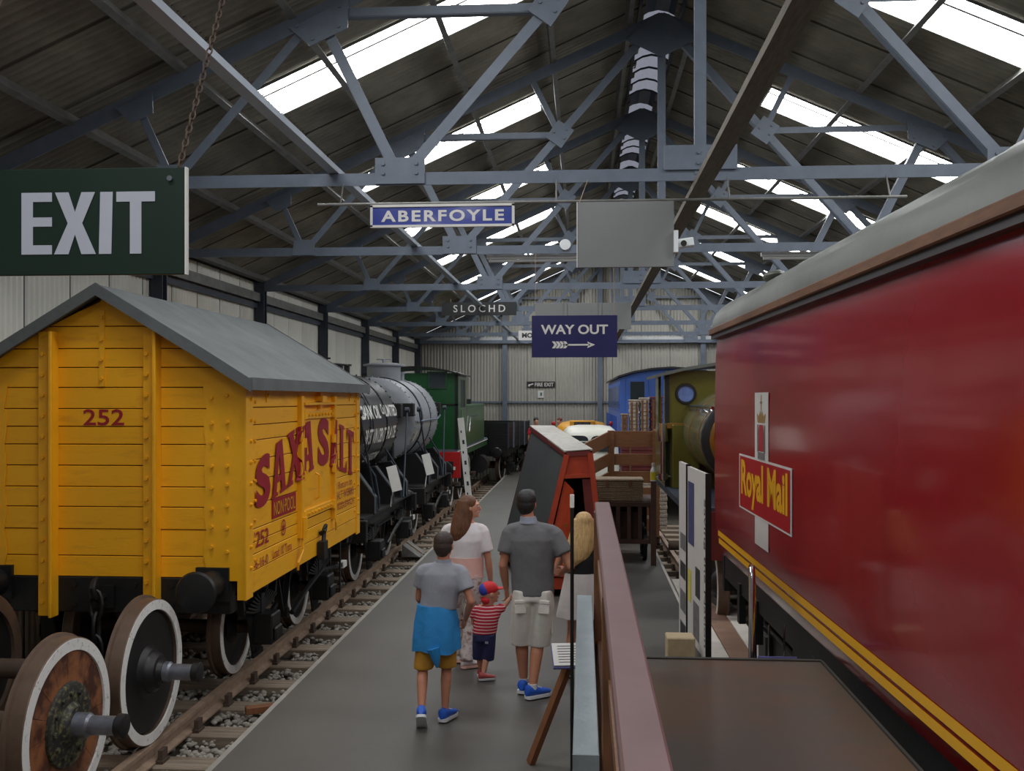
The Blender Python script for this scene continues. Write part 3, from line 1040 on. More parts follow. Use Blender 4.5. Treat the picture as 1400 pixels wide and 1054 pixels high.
# roof: peaked, felted, with a folded edge
rx = [(-1.40, 2.93), (-1.0, 3.18), (-.6, 3.42), (-.25, 3.63), (0, 3.78), (.25, 3.63), (.6, 3.42), (1.0, 3.18), (1.40, 2.93)]
ro = B()
rings = []
for y in (-.17, -.16, 0.6, 1.5, 1.51, 2.4, 3.4, 3.41, VL + .16, VL + .17):
    lift = .004 if y in (1.51, 3.41) else 0
    rings.append([(x, y, z + lift) for x, z in rx] + [(x, y, z - .05) for x, z in rx[::-1]])
ro.loft(rings)
rf = ro.build('van_roof', 'van_roof', van, smooth=True, sharp=20)
ed = B()
for y, dd in ((-.18, -1), (VL + .18, 1)):
    top = [(x, y, z + .012) for x, z in rx]; bot = [(x, y, z - .10) for x, z in rx]
    ed = B(); ed.prism(top + bot[::-1], (0, dd * -.03, 0))
    ed.build('roof_edge', 'van_roof', rf)
for sx in (-1, 1):
    e2 = B(); e2.bar((sx * 1.40, -.17, 2.90), (sx * 1.40, VL + .17, 2.90), .03, .11)
    e2.build('eaves_edge', 'van_roof', rf)
# writing on the van
t = F(); text_on(t, '252', (-.2, -.006, 2.53), (1, 0, 0), (0, 0, 1), .38, .145, bold=.012)
t.build('lettering', 'crimson', van, label='crimson numerals 252')
XS = X + .0105
ey = (0, 0, 1); ex = (0, 1, 0)
def side_text(s, y0, z0, w, h, bold=.02, m='crimson', x=XS, lbl=None):
    t = F(); text_on(t, s, (x, y0, z0), ex, ey, w, h, bold)
    return t.build('lettering', m, van, label=lbl)
def base(u): return 1.74 + (2.0 - 1.74) * min(1, max(0, (u - .24) / 2.0)) - (.24 * max(0, (u - 2.7) / 1.45))
def top(u):
    return 2.19 + .36 * sin(min(1, max(0, (u - .24) / 2.3)) * pi / 2) - .22 * max(0, (u - 2.85) / 1.26)
def slab(s, u0, u1):
    """one block letter of the big wording, bent to the arch, as polygons with slab feet"""
    g = {
     'S': None,
     'A': [[(.0, 0), (.40, 0), (.40, .07), (.30, .07), (.34, .24), (.62, .24), (.66, .07), (.56, .07), (.56, 0), (1, 0), (1, .07), (.93, .07), (.68, 1), (.30, 1), (.07, .07), (0, .07)], [(.38, .36), (.58, .36), (.49, .78)]],
     'X': [[(0, 0), (.36, 0), (.36, .08), (.29, .08), (.48, .36), (.64, .08), (.56, .08), (.56, 0), (1, 0), (1, .08), (.93, .08), (.64, .52), (.90, .92), (.97, .92), (.97, 1), (.60, 1), (.60, .92), (.66, .92), (.53, .70), (.40, .92), (.47, .92), (.47, 1), (.03, 1), (.03, .92), (.10, .92), (.37, .52), (.07, .08), (0, .08)]],
     'L': [[(0, 0), (1, 0), (1, .26), (.9, .26), (.82, .09), (.50, .09), (.50, .92), (.62, .92), (.62, 1), (.02, 1), (.02, .92), (.14, .92), (.14, .08), (0, .08)]],
     'T': [[(.22, 0), (.78, 0), (.78, .08), (.67, .08), (.67, .90), (.85, .90), (.92, .74), (1, .74), (1, 1), (0, 1), (0, .74), (.08, .74), (.15, .90), (.33, .90), (.33, .08), (.22, .08)]],
    }[s]
    if g is None:
        vs, fs = text_geo('S', .045)
        return vs, fs
    bm = bmesh.new()
    for poly in g:
        vv = []
        n = len(poly)
        for i in range(n):
            p, q = poly[i], poly[(i + 1) % n]
            vv.append(bm.verts.new((p[0], p[1], 0)))
        for i in range(n):
            bm.edges.new((vv[i], vv[(i + 1) % n]))
    bmesh.ops.triangle_fill(bm, edges=bm.edges[:], use_beauty=True)
    bmesh.ops.subdivide_edges(bm, edges=bm.edges[:], cuts=1)
    bmesh.ops.subdivide_edges(bm, edges=bm.edges[:], cuts=2)
    bm.verts.index_update()
    vs = [(v.co.x, v.co.y) for v in bm.verts]; fs = [tuple(v.index for v in f.verts) for f in bm.faces]
    bm.free()
    return vs, fs
for ch, u0, u1 in (('S', .24, .66), ('A', .71, 1.18), ('X', 1.21, 1.72), ('A', 1.74, 2.19), ('S', 2.36, 2.84), ('A', 2.87, 3.30), ('L', 3.34, 3.72), ('T', 3.73, 4.10)):
    vs, fs = slab(ch, u0, u1)
    t = F()
    out = []
    for a, c in vs:
        u = u0 + a * (u1 - u0)
        z = base(u) * (1 - c) + top(u) * c
        out.append((XS + (.044 if (D0 - .105 < u < D0 + .015 or D1 - .015 < u < D1 + .105) else .004), u, z))
    t.add(out, fs)
    t.build('lettering', 'crimson', van)
np_ = B(); np_.box(X, X + .008, .74, 1.52, 1.61, 1.80)
np_.build('number_plate', 'crimson', van, label='crimson plate reading NON POOL')
side_text('NON·POOL', .78, 1.635, .70, .135, .0, 'gold')
side_text('252', .26, 1.405, .36, .145, .012)
side_text("'", .21, 1.50, .02, .05, .0)
side_text('-6-16-0', .20, 1.215, .40, .085, .005)
side_text('Load 10 Tons', .74, 1.225, .62, .09, .005)
side_text('Return to', 3.30, 1.665, .72, .085, .0)
side_text('SALT WORKS', 3.18, 1.535, .92, .10, .0)
side_text('MIDDLEWICH', 3.18, 1.41, .92, .085, .0)
t = F()
n = 28
for i in range(n):
    a0, a1 = 2 * pi * i / n, 2 * pi * (i + 1) / n
    t.add([(XS, 1.09 + .075 * cos(a), 1.485 + .08 * sin(a)) for a in (a0, a1)] + [(XS, 1.09 + .06 * cos(a), 1.485 + .064 * sin(a)) for a in (a1, a0)], [(0, 1, 2, 3)])
pts = []
for i in range(10):
    a = pi / 2 + i * pi / 5; r_ = .058 if i % 2 == 0 else .024
    pts.append((XS, 1.09 + r_ * cos(a), 1.485 + r_ * sin(a)))
t.add(pts + [(XS, 1.09, 1.485)], [(i, (i + 1) % 10, 10) for i in range(10)])
t.build('star_emblem', 'crimson', van, label='crimson star in a ring')
running_gear(van, VL, VF, (1.18, 3.35), bx=1.0, bz=-.05)

# ------------------------------------------------------------------ loose wheelsets in front of the van
def loose_wheelset(y, label, wood):
    r = .575
    w = thing('railway_wheelset', label, 'wheelset', (TC - .02, y, ZR + r), 0, 'loose wheelsets on the rails')
    a = B(); a.cyl((-.70, 0, 0), (.70, 0, 0), .08, n=20); a.build('axle', 'rail_top', w, smooth=True)
    for f in (-1, 1):
        ty, ri, di = wheel_shapes(r, f)
        loc = (f * .79, 0, 0)
        o = ty.build('wheel', 'tyre', w, smooth=True); o.location = loc
        ri.build('tyre_ring', 'white_tyre', o, smooth=True, label='white painted tyre face')
        if wood:
            n = 16
            for i in range(n):
                s = B()
                a0, a1 = 2 * pi * i / n + .004, 2 * pi * (i + 1) / n - .004
                am = (a0 + a1) / 2
                outer = [(cos(a0 + (a1 - a0) * k / 3) * .488, sin(a0 + (a1 - a0) * k / 3) * .488) for k in range(4)]
                inner = [(cos(a0 + (a1 - a0) * k / 3) * .25, sin(a0 + (a1 - a0) * k / 3) * .25) for k in range(4)]
                s.prism([(f * -.012, p, q) for p, q in outer + inner[::-1]], (f * -.08, 0, 0))
                s.build('wood_segment', 'mansell', o)
            h = B(); h.lathe([(-.01, .285), (.008, .28), (.014, .265), (.014, .15), (.03, .13), (.05, .12), (.05, .001), (-.12, .001), (-.12, .285)], (0, 0, 0), (f, 0, 0), n=40, closed=True)
            for i in range(12):
                q = 2 * pi * i / 12
                h.cyl((f * .012, .215 * cos(q), .215 * sin(q)), (f * .032, .215 * cos(q), .215 * sin(q)), .02, n=6)
            h.build('hub_plate', 'lichen', o, smooth=True, label='speckled cast hub plate with bolts')
        else:
            di.build('wheel_disc', 'disc_black', o, smooth=True)
            h = B(); h.lathe([(.0, .17), (.03, .155), (.055, .13), (.06, .10), (.10, .09), (.10, .001), (-.12, .001), (-.12, .17)], (0, 0, 0), (f, 0, 0), n=32, closed=True)
            h.build('hub', 'disc_black', o, smooth=True)
        j = B(); j.lathe([(.03, .085), (.14, .08), (.15, .07), (.155, .064), (.33, .064), (.335, .072)], (0, 0, 0), (f, 0, 0), n=24)
        j.build('journal', 'steel_bright', o, smooth=True, label='bright steel journal')
        c = B(); c.lathe([(.33, .07), (.34, .08), (.385, .08), (.39, .072), (.392, .01)], (0, 0, 0), (f, 0, 0), n=24)
        c.build('journal_collar', 'disc_black', o, smooth=True)
    return w
loose_wheelset(7.72, 'white-tyred wheelset with solid black disc wheels, parked in front of the yellow van', False)
loose_wheelset(6.42, 'white-tyred wheelset with brown wooden segment wheels and a speckled hub', True)

# ------------------------------------------------------------------ tank wagons
def tank_wagon(label, y, L, tankmat, band_ys, y0, y1, r=.88, zc=2.32, lettered=True, dh=1.0):
    w = thing('tank_wagon', label, 'wagon', (-4.25, y, ZR), 0, 'tank wagons behind the salt van')
    prof = []
    D = y1 - y0
    for t, q in ((0, .0), (.03, .45), (.08, .8), (.12, .95), (.16, 1.0)):
        prof.append((t, max(.002, q * r)))
    prof += [(D * .33, r), (D * .33 + .004, r + .012), (D * .66, r + .012), (D * .66 + .004, r)]
    for t, q in ((.16, 1.0), (.12, .95), (.08, .8), (.03, .45), (0, .0)):
        prof.append((D - t, max(.002, q * r)))
    b = B(); b.lathe(prof, (0, y0, zc), (0, 1, 0), n=64)
    barrel = b.build('tank_barrel', tankmat, w, smooth=True, sharp=30)
    for by in band_ys:
        s = B(); s.lathe([(-.035, r - .02), (-.035, r + .022), (.035, r + .022), (.035, r - .02)], (0, by, zc), (0, 1, 0), n=64, closed=True)
        s.build('tank_band', 'black', barrel, smooth=True)
    rv = B()
    for by in (y0 + D * .33 - .06, y0 + D * .66 + .06, y0 + .2, y1 - .2):
        for i in range(44):
            a = 2 * pi * i / 44
            p = Vector((cos(a), 0, sin(a)))
            rv.cyl(Vector((0, by, zc)) + p * r * .995, Vector((0, by, zc)) + p * (r + .02), .016, n=5)
    tag(rv.build('rivet', tankmat, barrel), kind='stuff')
    dm = B(); yd = (y0 + y1) / 2 - .35
    dm.lathe([(0, .36), (.34 * dh, .36), (.35 * dh, .44), (.38 * dh, .44), (.39 * dh, .38), (.41 * dh, .28), (.42 * dh, .002)], (0, yd, zc + r - .08), (0, 0, 1), n=28)
    d = dm.build('manhole_dome', tankmat, w, smooth=True)
    vl = B(); vl.cyl((.28, yd + .62, zc + r - .06), (.28, yd + .62, zc + r + .12), .05, n=10); vl.cyl((.28, yd + .62, zc + r + .12), (.28, yd + .62, zc + r + .15), .08, n=10)
    vl.cyl((0, yd, zc + r + .2 * dh), (0, yd, zc + r + .42 * dh), .035, n=8); vl.tube([(-.16, yd, zc + r + .41 * dh), (.16, yd, zc + r + .41 * dh)], .015)
    vl.build('valve', tankmat, d)
    # end frames
    for ye, dd in ((.20, 1), (L - .20, -1)):
        e = B()
        e.box(-.92, .92, ye - .11, ye + .11, 2.42, 2.68)
        for sx in (-1, 1):
            e.bar((sx * .45, ye, 1.08), (sx * .45, ye, 2.45), .14, .12)
        fr = e.build('end_frame', 'black', w, bevel=.012)
        for sx in (-1, 1):
            rd = B()
            rd.cyl((sx * .98, ye, 2.56), (sx * 1.06, ye, 2.56), .05, n=8)
            rd.cyl((sx * 1.02, ye, 2.55), (sx * 1.10, ye + dd * .85, 1.04), .016, n=8)
            rd.build('stay_rod', 'steel_dark', fr)
    for yy in (y0 + .5, (y0 + y1) / 2, y1 - .5):
        s = B()
        s.prism([(-1.12, yy - .10, 1.02), (1.12, yy - .10, 1.02), (1.12, yy - .10, 1.28), (.84, yy - .10, 1.66), (.6, yy - .10, 1.62), (.3, yy - .10, 1.42), (-.3, yy - .10, 1.42), (-.6, yy - .10, 1.62), (-.84, yy - .10, 1.66), (-1.12, yy - .10, 1.28)], (0, .20, 0))
        o = s.build('saddle', 'black', w, bevel=.01)
        g = B()
        g.bar((1.125, yy - .11, 1.30), (.85, yy - .11, 1.67), .02, .012); g.bar((1.125, yy - .11, 1.04), (1.125, yy - .11, 1.30), .02, .012)
        g.build('saddle_edge', 'steel', o)
    for yy in (y0 + .9, y1 - .9):
        c = B(); c.tube([(.80, yy, 1.9), (1.0, yy + .1, 1.55), (1.06, yy + .1, 1.2), (1.06, yy + .1, 1.05)], .02)
        c.build('holding_strap', 'steel_dark', w)
    f = B(); f.box(-1.1, 1.1, .12, L - .12, 1.00, 1.04)
    f.build('floor_plate', 'black', w)
    running_gear(w, L, 1.02, (.95, L - .95))
    c = B(); c.cbox((1.16, 2.1 if lettered else .42, 1.46), (.17, .015, .42), Matrix.Rotation(radians(-14), 3, 'Y') @ Matrix.Rotation(radians(25), 3, 'Z'))
    c.bar((1.10, 2.11 if lettered else .43, 1.0), (1.14, 2.11 if lettered else .43, 1.30), .03, .015)
    c.build('information_plate', 'white', w, label='white information plate')
    def on_barrel(s, ya, yb, z0, h):
        vs, fs = text_geo(s, .02)
        t = F()
        a0 = math.asin((z0 - zc) / r); a1 = a0 + h / r
        t.add([((r + .026) * cos(a0 + (a1 - a0) * v), ya + (yb - ya) * u, zc + (r + .026) * sin(a0 + (a1 - a0) * v)) for u, v in vs], fs)
        t.build('lettering', 'white', barrel)
    if lettered:
        on_barrel('OAKBANK OIL', .35, 2.35, 2.44, .22)
        on_barrel('Co', 2.48, 2.70, 2.50, .18)
        on_barrel('LIMITED', 2.78, 3.78, 2.46, .20)
        on_barrel('38 ST VINCENT', 1.15, 2.75, 2.05, .24)
        on_barrel('PLACE', 2.88, 3.6, 2.08, .22)
        on_barrel('GLASGOW', 1.7, 2.75, 1.76, .16)
    else:
        for k in range(2):
            t = F()
            ys = .55 + k * .14
            t.add([((r + .026) * cos((z - zc) / r), ys + o + s, zc + (r + .026) * sin((z - zc) / r)) for z, o in ((1.90, 0), (2.12, .12)) for s in (0, .06)], [(0, 1, 3, 2)])
            t.build('stripe', 'white' if k else 'gold', barrel)
        ho = B()
        ho.tube([(.92, .6, 2.30), (.97, 1.5, 2.32), (.97, 3.0, 2.32), (.93, 3.7, 2.38), (.86, 3.8, 2.42)], .022)
        ho.build('handrail', 'steel', w, smooth=True)
    return w
tank_wagon('black riveted tank wagon with white OAKBANK OIL lettering, next to the salt van', 13.92, 4.3, M['black_gloss'], (.95, 1.75, 2.9), .38, 4.05, dh=.55)
tank_wagon('plain grey tank wagon with black bands, coupled before the green engine', 19.14, 4.0, M['tank_grey'], (1.35, 2.5), .38, 3.8, lettered=False)

# ------------------------------------------------------------------ green tank engine
ge = thing('green_engine', 'green steam engine standing cab towards the grey tank wagon, red buffer beam', 'locomotive', (-4.2, 24.15, ZR))
b = B(); b.box(-1.12, 1.12, 0, .03, 1.52, 3.40)
cb = b.build('cab_back', 'green', ge)
for sx in (-1, 1):
    f = B(); x = sx * .62
    f.box(x - .25, x + .25, -.025, 0, 3.0, 3.5 - .06); 
    f.build('window_frame', 'green', cb, bevel=.01)
    f = B(); f.box(x - .20, x + .20, -.032, -.02, 3.04, 3.40)
    f.build('window_pane', 'glass', cb)
g = B(); g.box(-1.13, 1.13, -.02, 0, 2.60, 2.64); g.box(1.06, 1.13, -.02, 0.03, 1.52, 3.42); g.box(-1.13, -1.06, -.02, .03, 1.52, 3.42)
g.build('cab_beading', 'disc_black', cb)
for sx in (-1, 1):
    s = B(); x = sx * 1.12
    s.box(x - .02, x + .02, .0, .45, 1.52, 3.40); s.box(x - .02, x + .02, .45, 1.35, 1.52, 2.55); s.box(x - .02, x + .02, 1.35, 1.75, 1.52, 3.40)
    s.box(x - .02, x + .02, .45, 1.35, 3.25, 3.40)
    s.build('cab_side', 'green', ge)
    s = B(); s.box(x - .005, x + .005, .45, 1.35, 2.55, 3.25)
    s.build('cab_opening_shade', 'print_dark', ge)  # dark sheet fills the opening in place of the shaded cab interior
    s = B(); s.box(min(x - sx * .3, x + sx * .02), max(x - sx * .3, x + sx * .02), 1.76, 6.4, 1.52, 2.62)
    ts = s.build('side_tank', 'green', ge, bevel=.03)
    s = B(); s.cyl((x - sx * .15, 3.2, 2.62), (x - sx * .15, 3.2, 2.76), .12, n=14); s.build('tank_filler', 'disc_black', ts)
    h = B(); h.tube([(x + sx * .05, .42, 1.7), (x + sx * .05, .42, 2.5)], .015); h.tube([(x + sx * .06, 2.0, 1.9), (x + sx * .06, 2.3, 2.3), (x + sx * .06, 4, 2.3)], .012)
    h.build('handrail', 'chrome', ge)
ro = B()
arc = [(-1.22, 3.38), (-.9, 3.47), (-.5, 3.54), (0, 3.57), (.5, 3.54), (.9, 3.47), (1.22, 3.38)]
ro.loft([[(x, y, z) for x, z in arc] + [(x, y, z - .04) for x, z in arc[::-1]] for y in (-.18, 1.95)])
ro.build('cab_roof', 'disc_black', ge, smooth=True)
bo = B(); bo.lathe([(0, .62), (5.2, .62), (5.22, .66), (6.1, .66), (6.12, .5), (6.16, .02)], (0, 1.7, 2.2), (0, 1, 0), n=32)
bo.cyl((0, 7.2, 2.7), (0, 7.2, 3.4), .17, .2, n=18); bo.lathe([(0, .3), (.3, .3), (.42, .2), (.45, .01)], (0, 4.4, 2.75), (0, 0, 1), n=20)
bo.build('boiler', 'green', ge, smooth=True)
rp_ = B(); rp_.box(-1.12, 1.12, 0, 7.6, 1.44, 1.52); 
o = rp_.build('running_plate', 'steel', ge)
e = B()
for x in (-1.128, 1.118):
    e.box(x, x + .01, 0, 7.6, 1.455, 1.475)
e.build('white_lining', 'white', o)
v = B(); v.box(-1.11, 1.11, .02, 7.58, 1.30, 1.44); v.build('valance', 'green', ge)
bb = B(); bb.box(-1.2, 1.2, -.10, .02, .82, 1.46)
bbm = bb.build('buffer_beam', 'red_beam', ge, bevel=.01)
bb = B(); bb.box(.98, 1.08, -.115, -.10, 1.02, 1.10); bb.build('lamp_bracket', 'white', bbm)
for sx in (-1, 1):
    buffer(ge, sx * .88, -.1, 1.08, -1, 'black')
fr = B(); fr.box(-.62, -.58, .1, 7.5, .55, 1.35); fr.box(.58, .62, .1, 7.5, .55, 1.35); fr.build('main_frame', 'black', ge)
for y in (1.2, 3.1, 5.0):
    wheelset_part(ge, y, .56)
cy = B()
for sx in (-1, 1):
    cy.cyl((sx * 1.0, 6.1, .75), (sx * 1.0, 6.9, .75), .27, n=20)
    cy.tube([(sx * .98, 1.2, .5), (sx * .98, 5.0, .5)], .05)
cy.build('cylinder_block', 'black', ge, smooth=True)
st = B()
for sx in (-1, 1):
    st.box(min(sx * 1.0, sx * 1.25), max(sx * 1.0, sx * 1.25), .3, .7, .55, .59); st.box(sx * 1.18 - .02, sx * 1.18 + .02, .32, .36, .55, 1.4); st.box(sx * 1.18 - .02, sx * 1.18 + .02, .64, .68, .55, 1.4)
st.build('footstep', 'black', ge)

# ------------------------------------------------------------------ black open wagon beyond the engine
ow = thing('open_wagon', 'low black open goods wagon numbered 20, beyond the green engine', 'wagon', (-3.63, 32.75, ZR), radians(-9.4))
OL, OW, OF, OT = 3.35, 1.15, 1.22, 1.98
for i in range(4):
    z0 = OF + (OT - OF) * i / 4; z1 = OF + (OT - OF) * (i + 1) / 4 - .01
    for (x0, x1, y0, y1) in ((-OW, OW, 0, .05), (-OW, OW, OL - .05, OL), (OW - .05, OW, .05, OL - .05), (-OW, -OW + .05, .05, OL - .05)):
        b = B(); b.box(x0, x1, y0, y1, z0, z1); b.build('plank', 'black', ow, bevel=.004)
f = B(); f.box(-OW, OW, 0, OL, OF - .08, OF); f.build('wagon_floor', 'black', ow)
for y in (.08, .85, 1.7, 2.5, OL - .08):
    b = B(); b.box(OW, OW + .03, y - .05, y + .05, OF - .1, OT + .01); b.build('side_bracket', 'steel_dark' if y not in (.85, 2.5) else 'steel', ow)
for x in (-.6, .6):
    b = B(); b.box(x - .06, x + .06, -.05, 0, OF - .2, OT); b.build('end_post', 'black', ow)
t = F(); text_on(t, '20', (-.30, -.052, 1.52), (1, 0, 0), (0, 0, 1), .24, .2); t.build('lettering', 'white', ow)
running_gear(ow, OL, OF - .05, (.75, OL - .75))

# ------------------------------------------------------------------ red mail coach on the right
mc = thing('mail_coach', 'long red mail coach with grey roof, two yellow stripes and a crested sign', 'railway coach', (1.38, 10.5, ZR), radians(1.66))
ML, MW = 14.0, 2.75
prof = [(.10, 1.13), (.03, 1.30), (.0, 1.62), (.0, 2.6), (.012, 3.2), (.03, 3.44)]
full = prof + [(MW - x, z) for x, z in prof[::-1]]
b = B(); b.loft([[(x, -y, z) for x, z in full] for y in (0, .01, ML)])
b.build('coach_body', 'mail', mc, smooth=True, sharp=30)
ro = B()
arc = []
for i in range(25):
    a = pi * i / 24
    arc.append((MW / 2 - (MW / 2 + .02) * cos(a), 3.50 + .50 * sin(a) ** .8))
rings = [[(x, -y, z) for x, z in arc] for y in (-.06, 3.0, 3.012, 6.4, 6.412, 9.8, 9.812, ML)]
for i, r_ in enumerate(rings):
    if i in (2, 4, 6):
        rings[i] = [(x, y, z + .006) for x, y, z in r_]
ro.loft(rings)
ro.build('coach_roof', 'mail_grey', mc, smooth=True, sharp=50)
c = B()
c.box(-.055, .04, -ML, .06, 3.435, 3.50)
c.build('cornice', 'cornice', mc, bevel=.008)
c = B(); c.box(-.03, .04, -ML, .05, 3.395, 3.435); c.build('cornice_shadow_strip', 'cornice_shade', mc)  # dark strip painted in as the shade line below the cornice
for yy, vx in ((1.0, .40), (5.2, .95), (8.8, .95)):
    v = B(); v.ell((vx, -yy, 3.99 if vx > .5 else 3.93), (.10, .24, .055)); v.cyl((vx, -yy, 3.76), (vx, -yy, 3.94), .06, n=12)
    v.build('roof_ventilator', 'mail_grey', mc, smooth=True)
def sidex(z):
    for (x0, z0), (x1, z1) in zip(prof[:-1], prof[1:]):
        if z0 <= z <= z1: return x0 + (x1 - x0) * (z - z0) / (z1 - z0)
    return 0
def side_quad(name, m, y0, y1, z0, z1, off=.004, label=None, mid=None):
    """a flat transfer on the coach side; y measured from the far end towards the camera"""
    zs = [z0, z1]; xs_ = min(sidex(z0), sidex(z1), 0.0 if z0 < 2.5 < z1 or z1 > 1.62 else 9)
    s = B()
    vs = []
    for z in zs:
        vs += [(xs_ - off, -y0, z), (xs_ - off, -y1, z)]
    s.add(vs, [(2 * i, 2 * i + 1, 2 * i + 3, 2 * i + 2) for i in range(len(zs) - 1)])
    # give it the thickness of a transfer
    s.add([(v[0] + off * .7, v[1], v[2]) for v in vs], [(2 * i + 2, 2 * i + 3, 2 * i + 1, 2 * i) for i in range(len(zs) - 1)])
    return s.build(name, m, mc, label=label)
side_quad('yellow_stripe', 'gold', .12, ML, 1.352, 1.404)
side_quad('yellow_stripe', 'gold', .12, ML, 1.272, 1.324)
side_quad('white_panel', 'board_white', 2.10, 2.62, 1.56, 2.82, .004, 'white upright panel with the crest')
sg = side_quad('sign_border', 'board_white', 1.42, 3.40, 1.79, 2.275, .007)
side_quad('sign_field', 'mail_dark', 1.46, 3.36, 1.807, 2.258, .009)
t = F(); text_on(t, 'Royal Mail', (-.011, -1.53, 1.83), (0, -1, 0), (0, 0, 1), 1.76, .40, bold=.035)
t.build('lettering', 'gold', mc, label='yellow lettering Royal Mail')
# crest: crown above a small monogram block
def cres(name, m, polys, label=None):
    t = F()
    for p in polys:
        t.add([(-.006 - .001 * (m != 'crest_gold'), -(2.36 + x), 2.42 + z * .86) for x, z in p], [tuple(range(len(p)))])
    t.build(name, m, mc, label=label)
cres('crest', 'print_grey', [[(-.13, -.18), (.13, -.18), (.13, -.10), (-.13, -.10)], [(-.15, -.10), (-.11, -.10), (-.11, .16), (-.15, .16)], [(.11, -.10), (.15, -.10), (.15, .16), (.11, .16)]])
cres('crest', 'mail_dark', [[(-.10, -.09), (.10, -.09), (.105, .08), (.07, .16), (-.07, .16), (-.105, .08)]])
cres('crest', 'crest_gold', [[(-.14, .18), (.14, .18), (.17, .27), (.09, .24), (.03, .30), (.0, .25), (-.03, .30), (-.09, .24), (-.17, .27)], [(-.012, .30), (.012, .30), (.012, .44), (-.012, .44)], [(-.04, .36), (.04, .36), (.04, .38), (-.04, .38)]], 'gold crown above the crest')
# underframe
u = B(); u.box(.14, MW - .14, -ML, -.1, .95, 1.14); u.box(.10, .16, -ML, -.05, .90, 1.13); u.build('solebar', 'black', mc)
u = B(); u.box(.0 + .1, MW - .1, -.0, .1, .75, 1.12); u.build('headstock', 'black', mc)
for x in (.5, MW - .5):
    buffer(mc, x, .1, .95, 1, 'black')
for yb in (2.6, 11.0):
    bg = B()
    for x in (.32, MW - .32):
        bg.box(x - .06, x + .06, -yb - 1.5, -yb + 1.5, .42, .68)
        bg.box(x - .05, x + .05, -yb - .35, -yb + .35, .3, .95)
        for yy in (-1.2, 1.2):
            bg.box(x - .12, x + .12, -yb + yy - .17, -yb + yy + .17, .28, .66)
    bg.box(.3, MW - .3, -yb - .2, -yb + .2, .5, .9)
    bo = bg.build('bogie', 'black', mc, bevel=.02)
    for yy in (-1.2, 1.2):
        ws = B(); ws.cyl((MW / 2 - .95, -yb + yy, .46), (MW / 2 + .95, -yb + yy, .46), .07, n=12)
        for f in (-1, 1):
            ty, ri, di = wheel_shapes(.46, f)
            for q in (ty, di):
                ws.add([(v[0] + MW / 2 + f * .79, v[1] - yb + yy, v[2] + .46) for v in q.v], q.f)
        ws.build('bogie_wheelset', 'tyre', bo, smooth=True)
for y0, y1 in ((4.6, 5.5), (5.9, 6.9), (7.4, 8.4)):
    u = B(); u.box(.16, .75, -y1, -y0, .42, .95); u.build('battery_box', 'black', mc, bevel=.02)
for y0 in (.9, 1.7, 3.6, 4.3):
    u = B(); u.box(.08, .14, -y0 - .05, -y0 + .05, .62, 1.0); u.build('hanger', 'black', mc)
for y0 in (3.55, 4.05):
    h = B(); h.tube([(.12, -y0, .95), (.02, -y0 + .05, .8), (.0, -y0 - .1, .55), (.10, -y0 - .25, .42), (.25, -y0 - .3, .45)], .022, n=8)
    h.build('air_hose', 'rubber', mc, smooth=True)
h = B()
for k in range(4):
    h.ell((.10, -4.35, .30 + k * .11), (.07, .07, .05))
h.cyl((.10, -4.35, .25), (.10, -4.35, .9), .03)
h.build('hose_coupling', 'rubber', mc, smooth=True)

# ------------------------------------------------------------------ olive engine behind the mail coach
oe = thing('olive_engine', 'olive green saddle-tank engine with a round cab window, behind the mail coach', 'locomotive', (2.36, 14.4, ZR), radians(.6))
b = B(); b.box(-1.16, 1.16, 0, .04, 1.50, 3.17); cabf = b.build('cab_front', 'olive', oe)
for sx in (-1, 1):
    r_ = B(); r_.lathe([(-.02, .115), (-.02, .15), (.0, .155), (.0, .11)], (sx * .88, -.0, 2.84), (0, -1, 0), n=28, closed=True)
    r_.lathe([(-.0, .115), (.025, .115), (.025, .145), (.0, .145)], (sx * .88, -.0, 2.84), (0, -1, 0), n=28, closed=True)
    r_.build('window_rim', 'disc_black', cabf, smooth=True)
    p = B(); p.cyl((sx * .88, -.012, 2.84), (sx * .88, .0, 2.84), .118, n=28); p.build('window_pane', 'glass_blue', cabf)
    s = B(); x = sx * 1.15
    s.box(x - .02, x + .02, .04, .30, 1.5, 3.14); s.box(x - .02, x + .02, .30, 1.2, 1.5, 2.35); s.box(x - .02, x + .02, 1.2, 1.7, 1.5, 3.14)
    s.build('cab_side', 'olive', oe)
    s = B(); s.box(x - .03, x + .03, -.03, .05, 1.50, 3.15); s.build('cab_pillar', 'disc_black', oe)
ro = B(); arc = [(-1.30, 3.12), (-.9, 3.22), (-.45, 3.29), (0, 3.31), (.45, 3.29), (.9, 3.22), (1.30, 3.12)]
ro.loft([[(x, y, z) for x, z in arc] + [(x, y, z - .045) for x, z in arc[::-1]] for y in (-.16, 1.9)])
ro.build('cab_roof', 'mail_grey', oe, smooth=True)
def ering(y, rx, rz, n=40):
    return [(rx * cos(2 * pi * i / n), y, 2.28 + rz * sin(2 * pi * i / n)) for i in range(n)]
b = B(); b.loft([ering(0, .95, .66), ering(-2.5, .95, .66), ering(-2.52, .93, .64)]); tk = b.build('saddle_tank', 'olive_dark', oe, smooth=True)
b = B(); b.loft([ering(-2.5, .99, .70), ering(-2.60, .99, .70), ering(-2.62, .95, .66)]); b.build('tank_ring', 'disc_black', tk, smooth=True)
b = B(); b.loft([ering(-2.62, .90, .60), ering(-2.66, .86, .56)]); b.build('tank_front', 'brass', tk, smooth=True)
for yy in (-1.0, -2.0):
    b = B(); b.loft([ering(yy - .02, .955, .665), ering(yy + .02, .955, .665)]); b.build('tank_band', 'brass', tk, smooth=True)
h = B(); h.tube([(-.86, -.02, 2.66), (-.86, -2.6, 2.66)], .02, n=8)
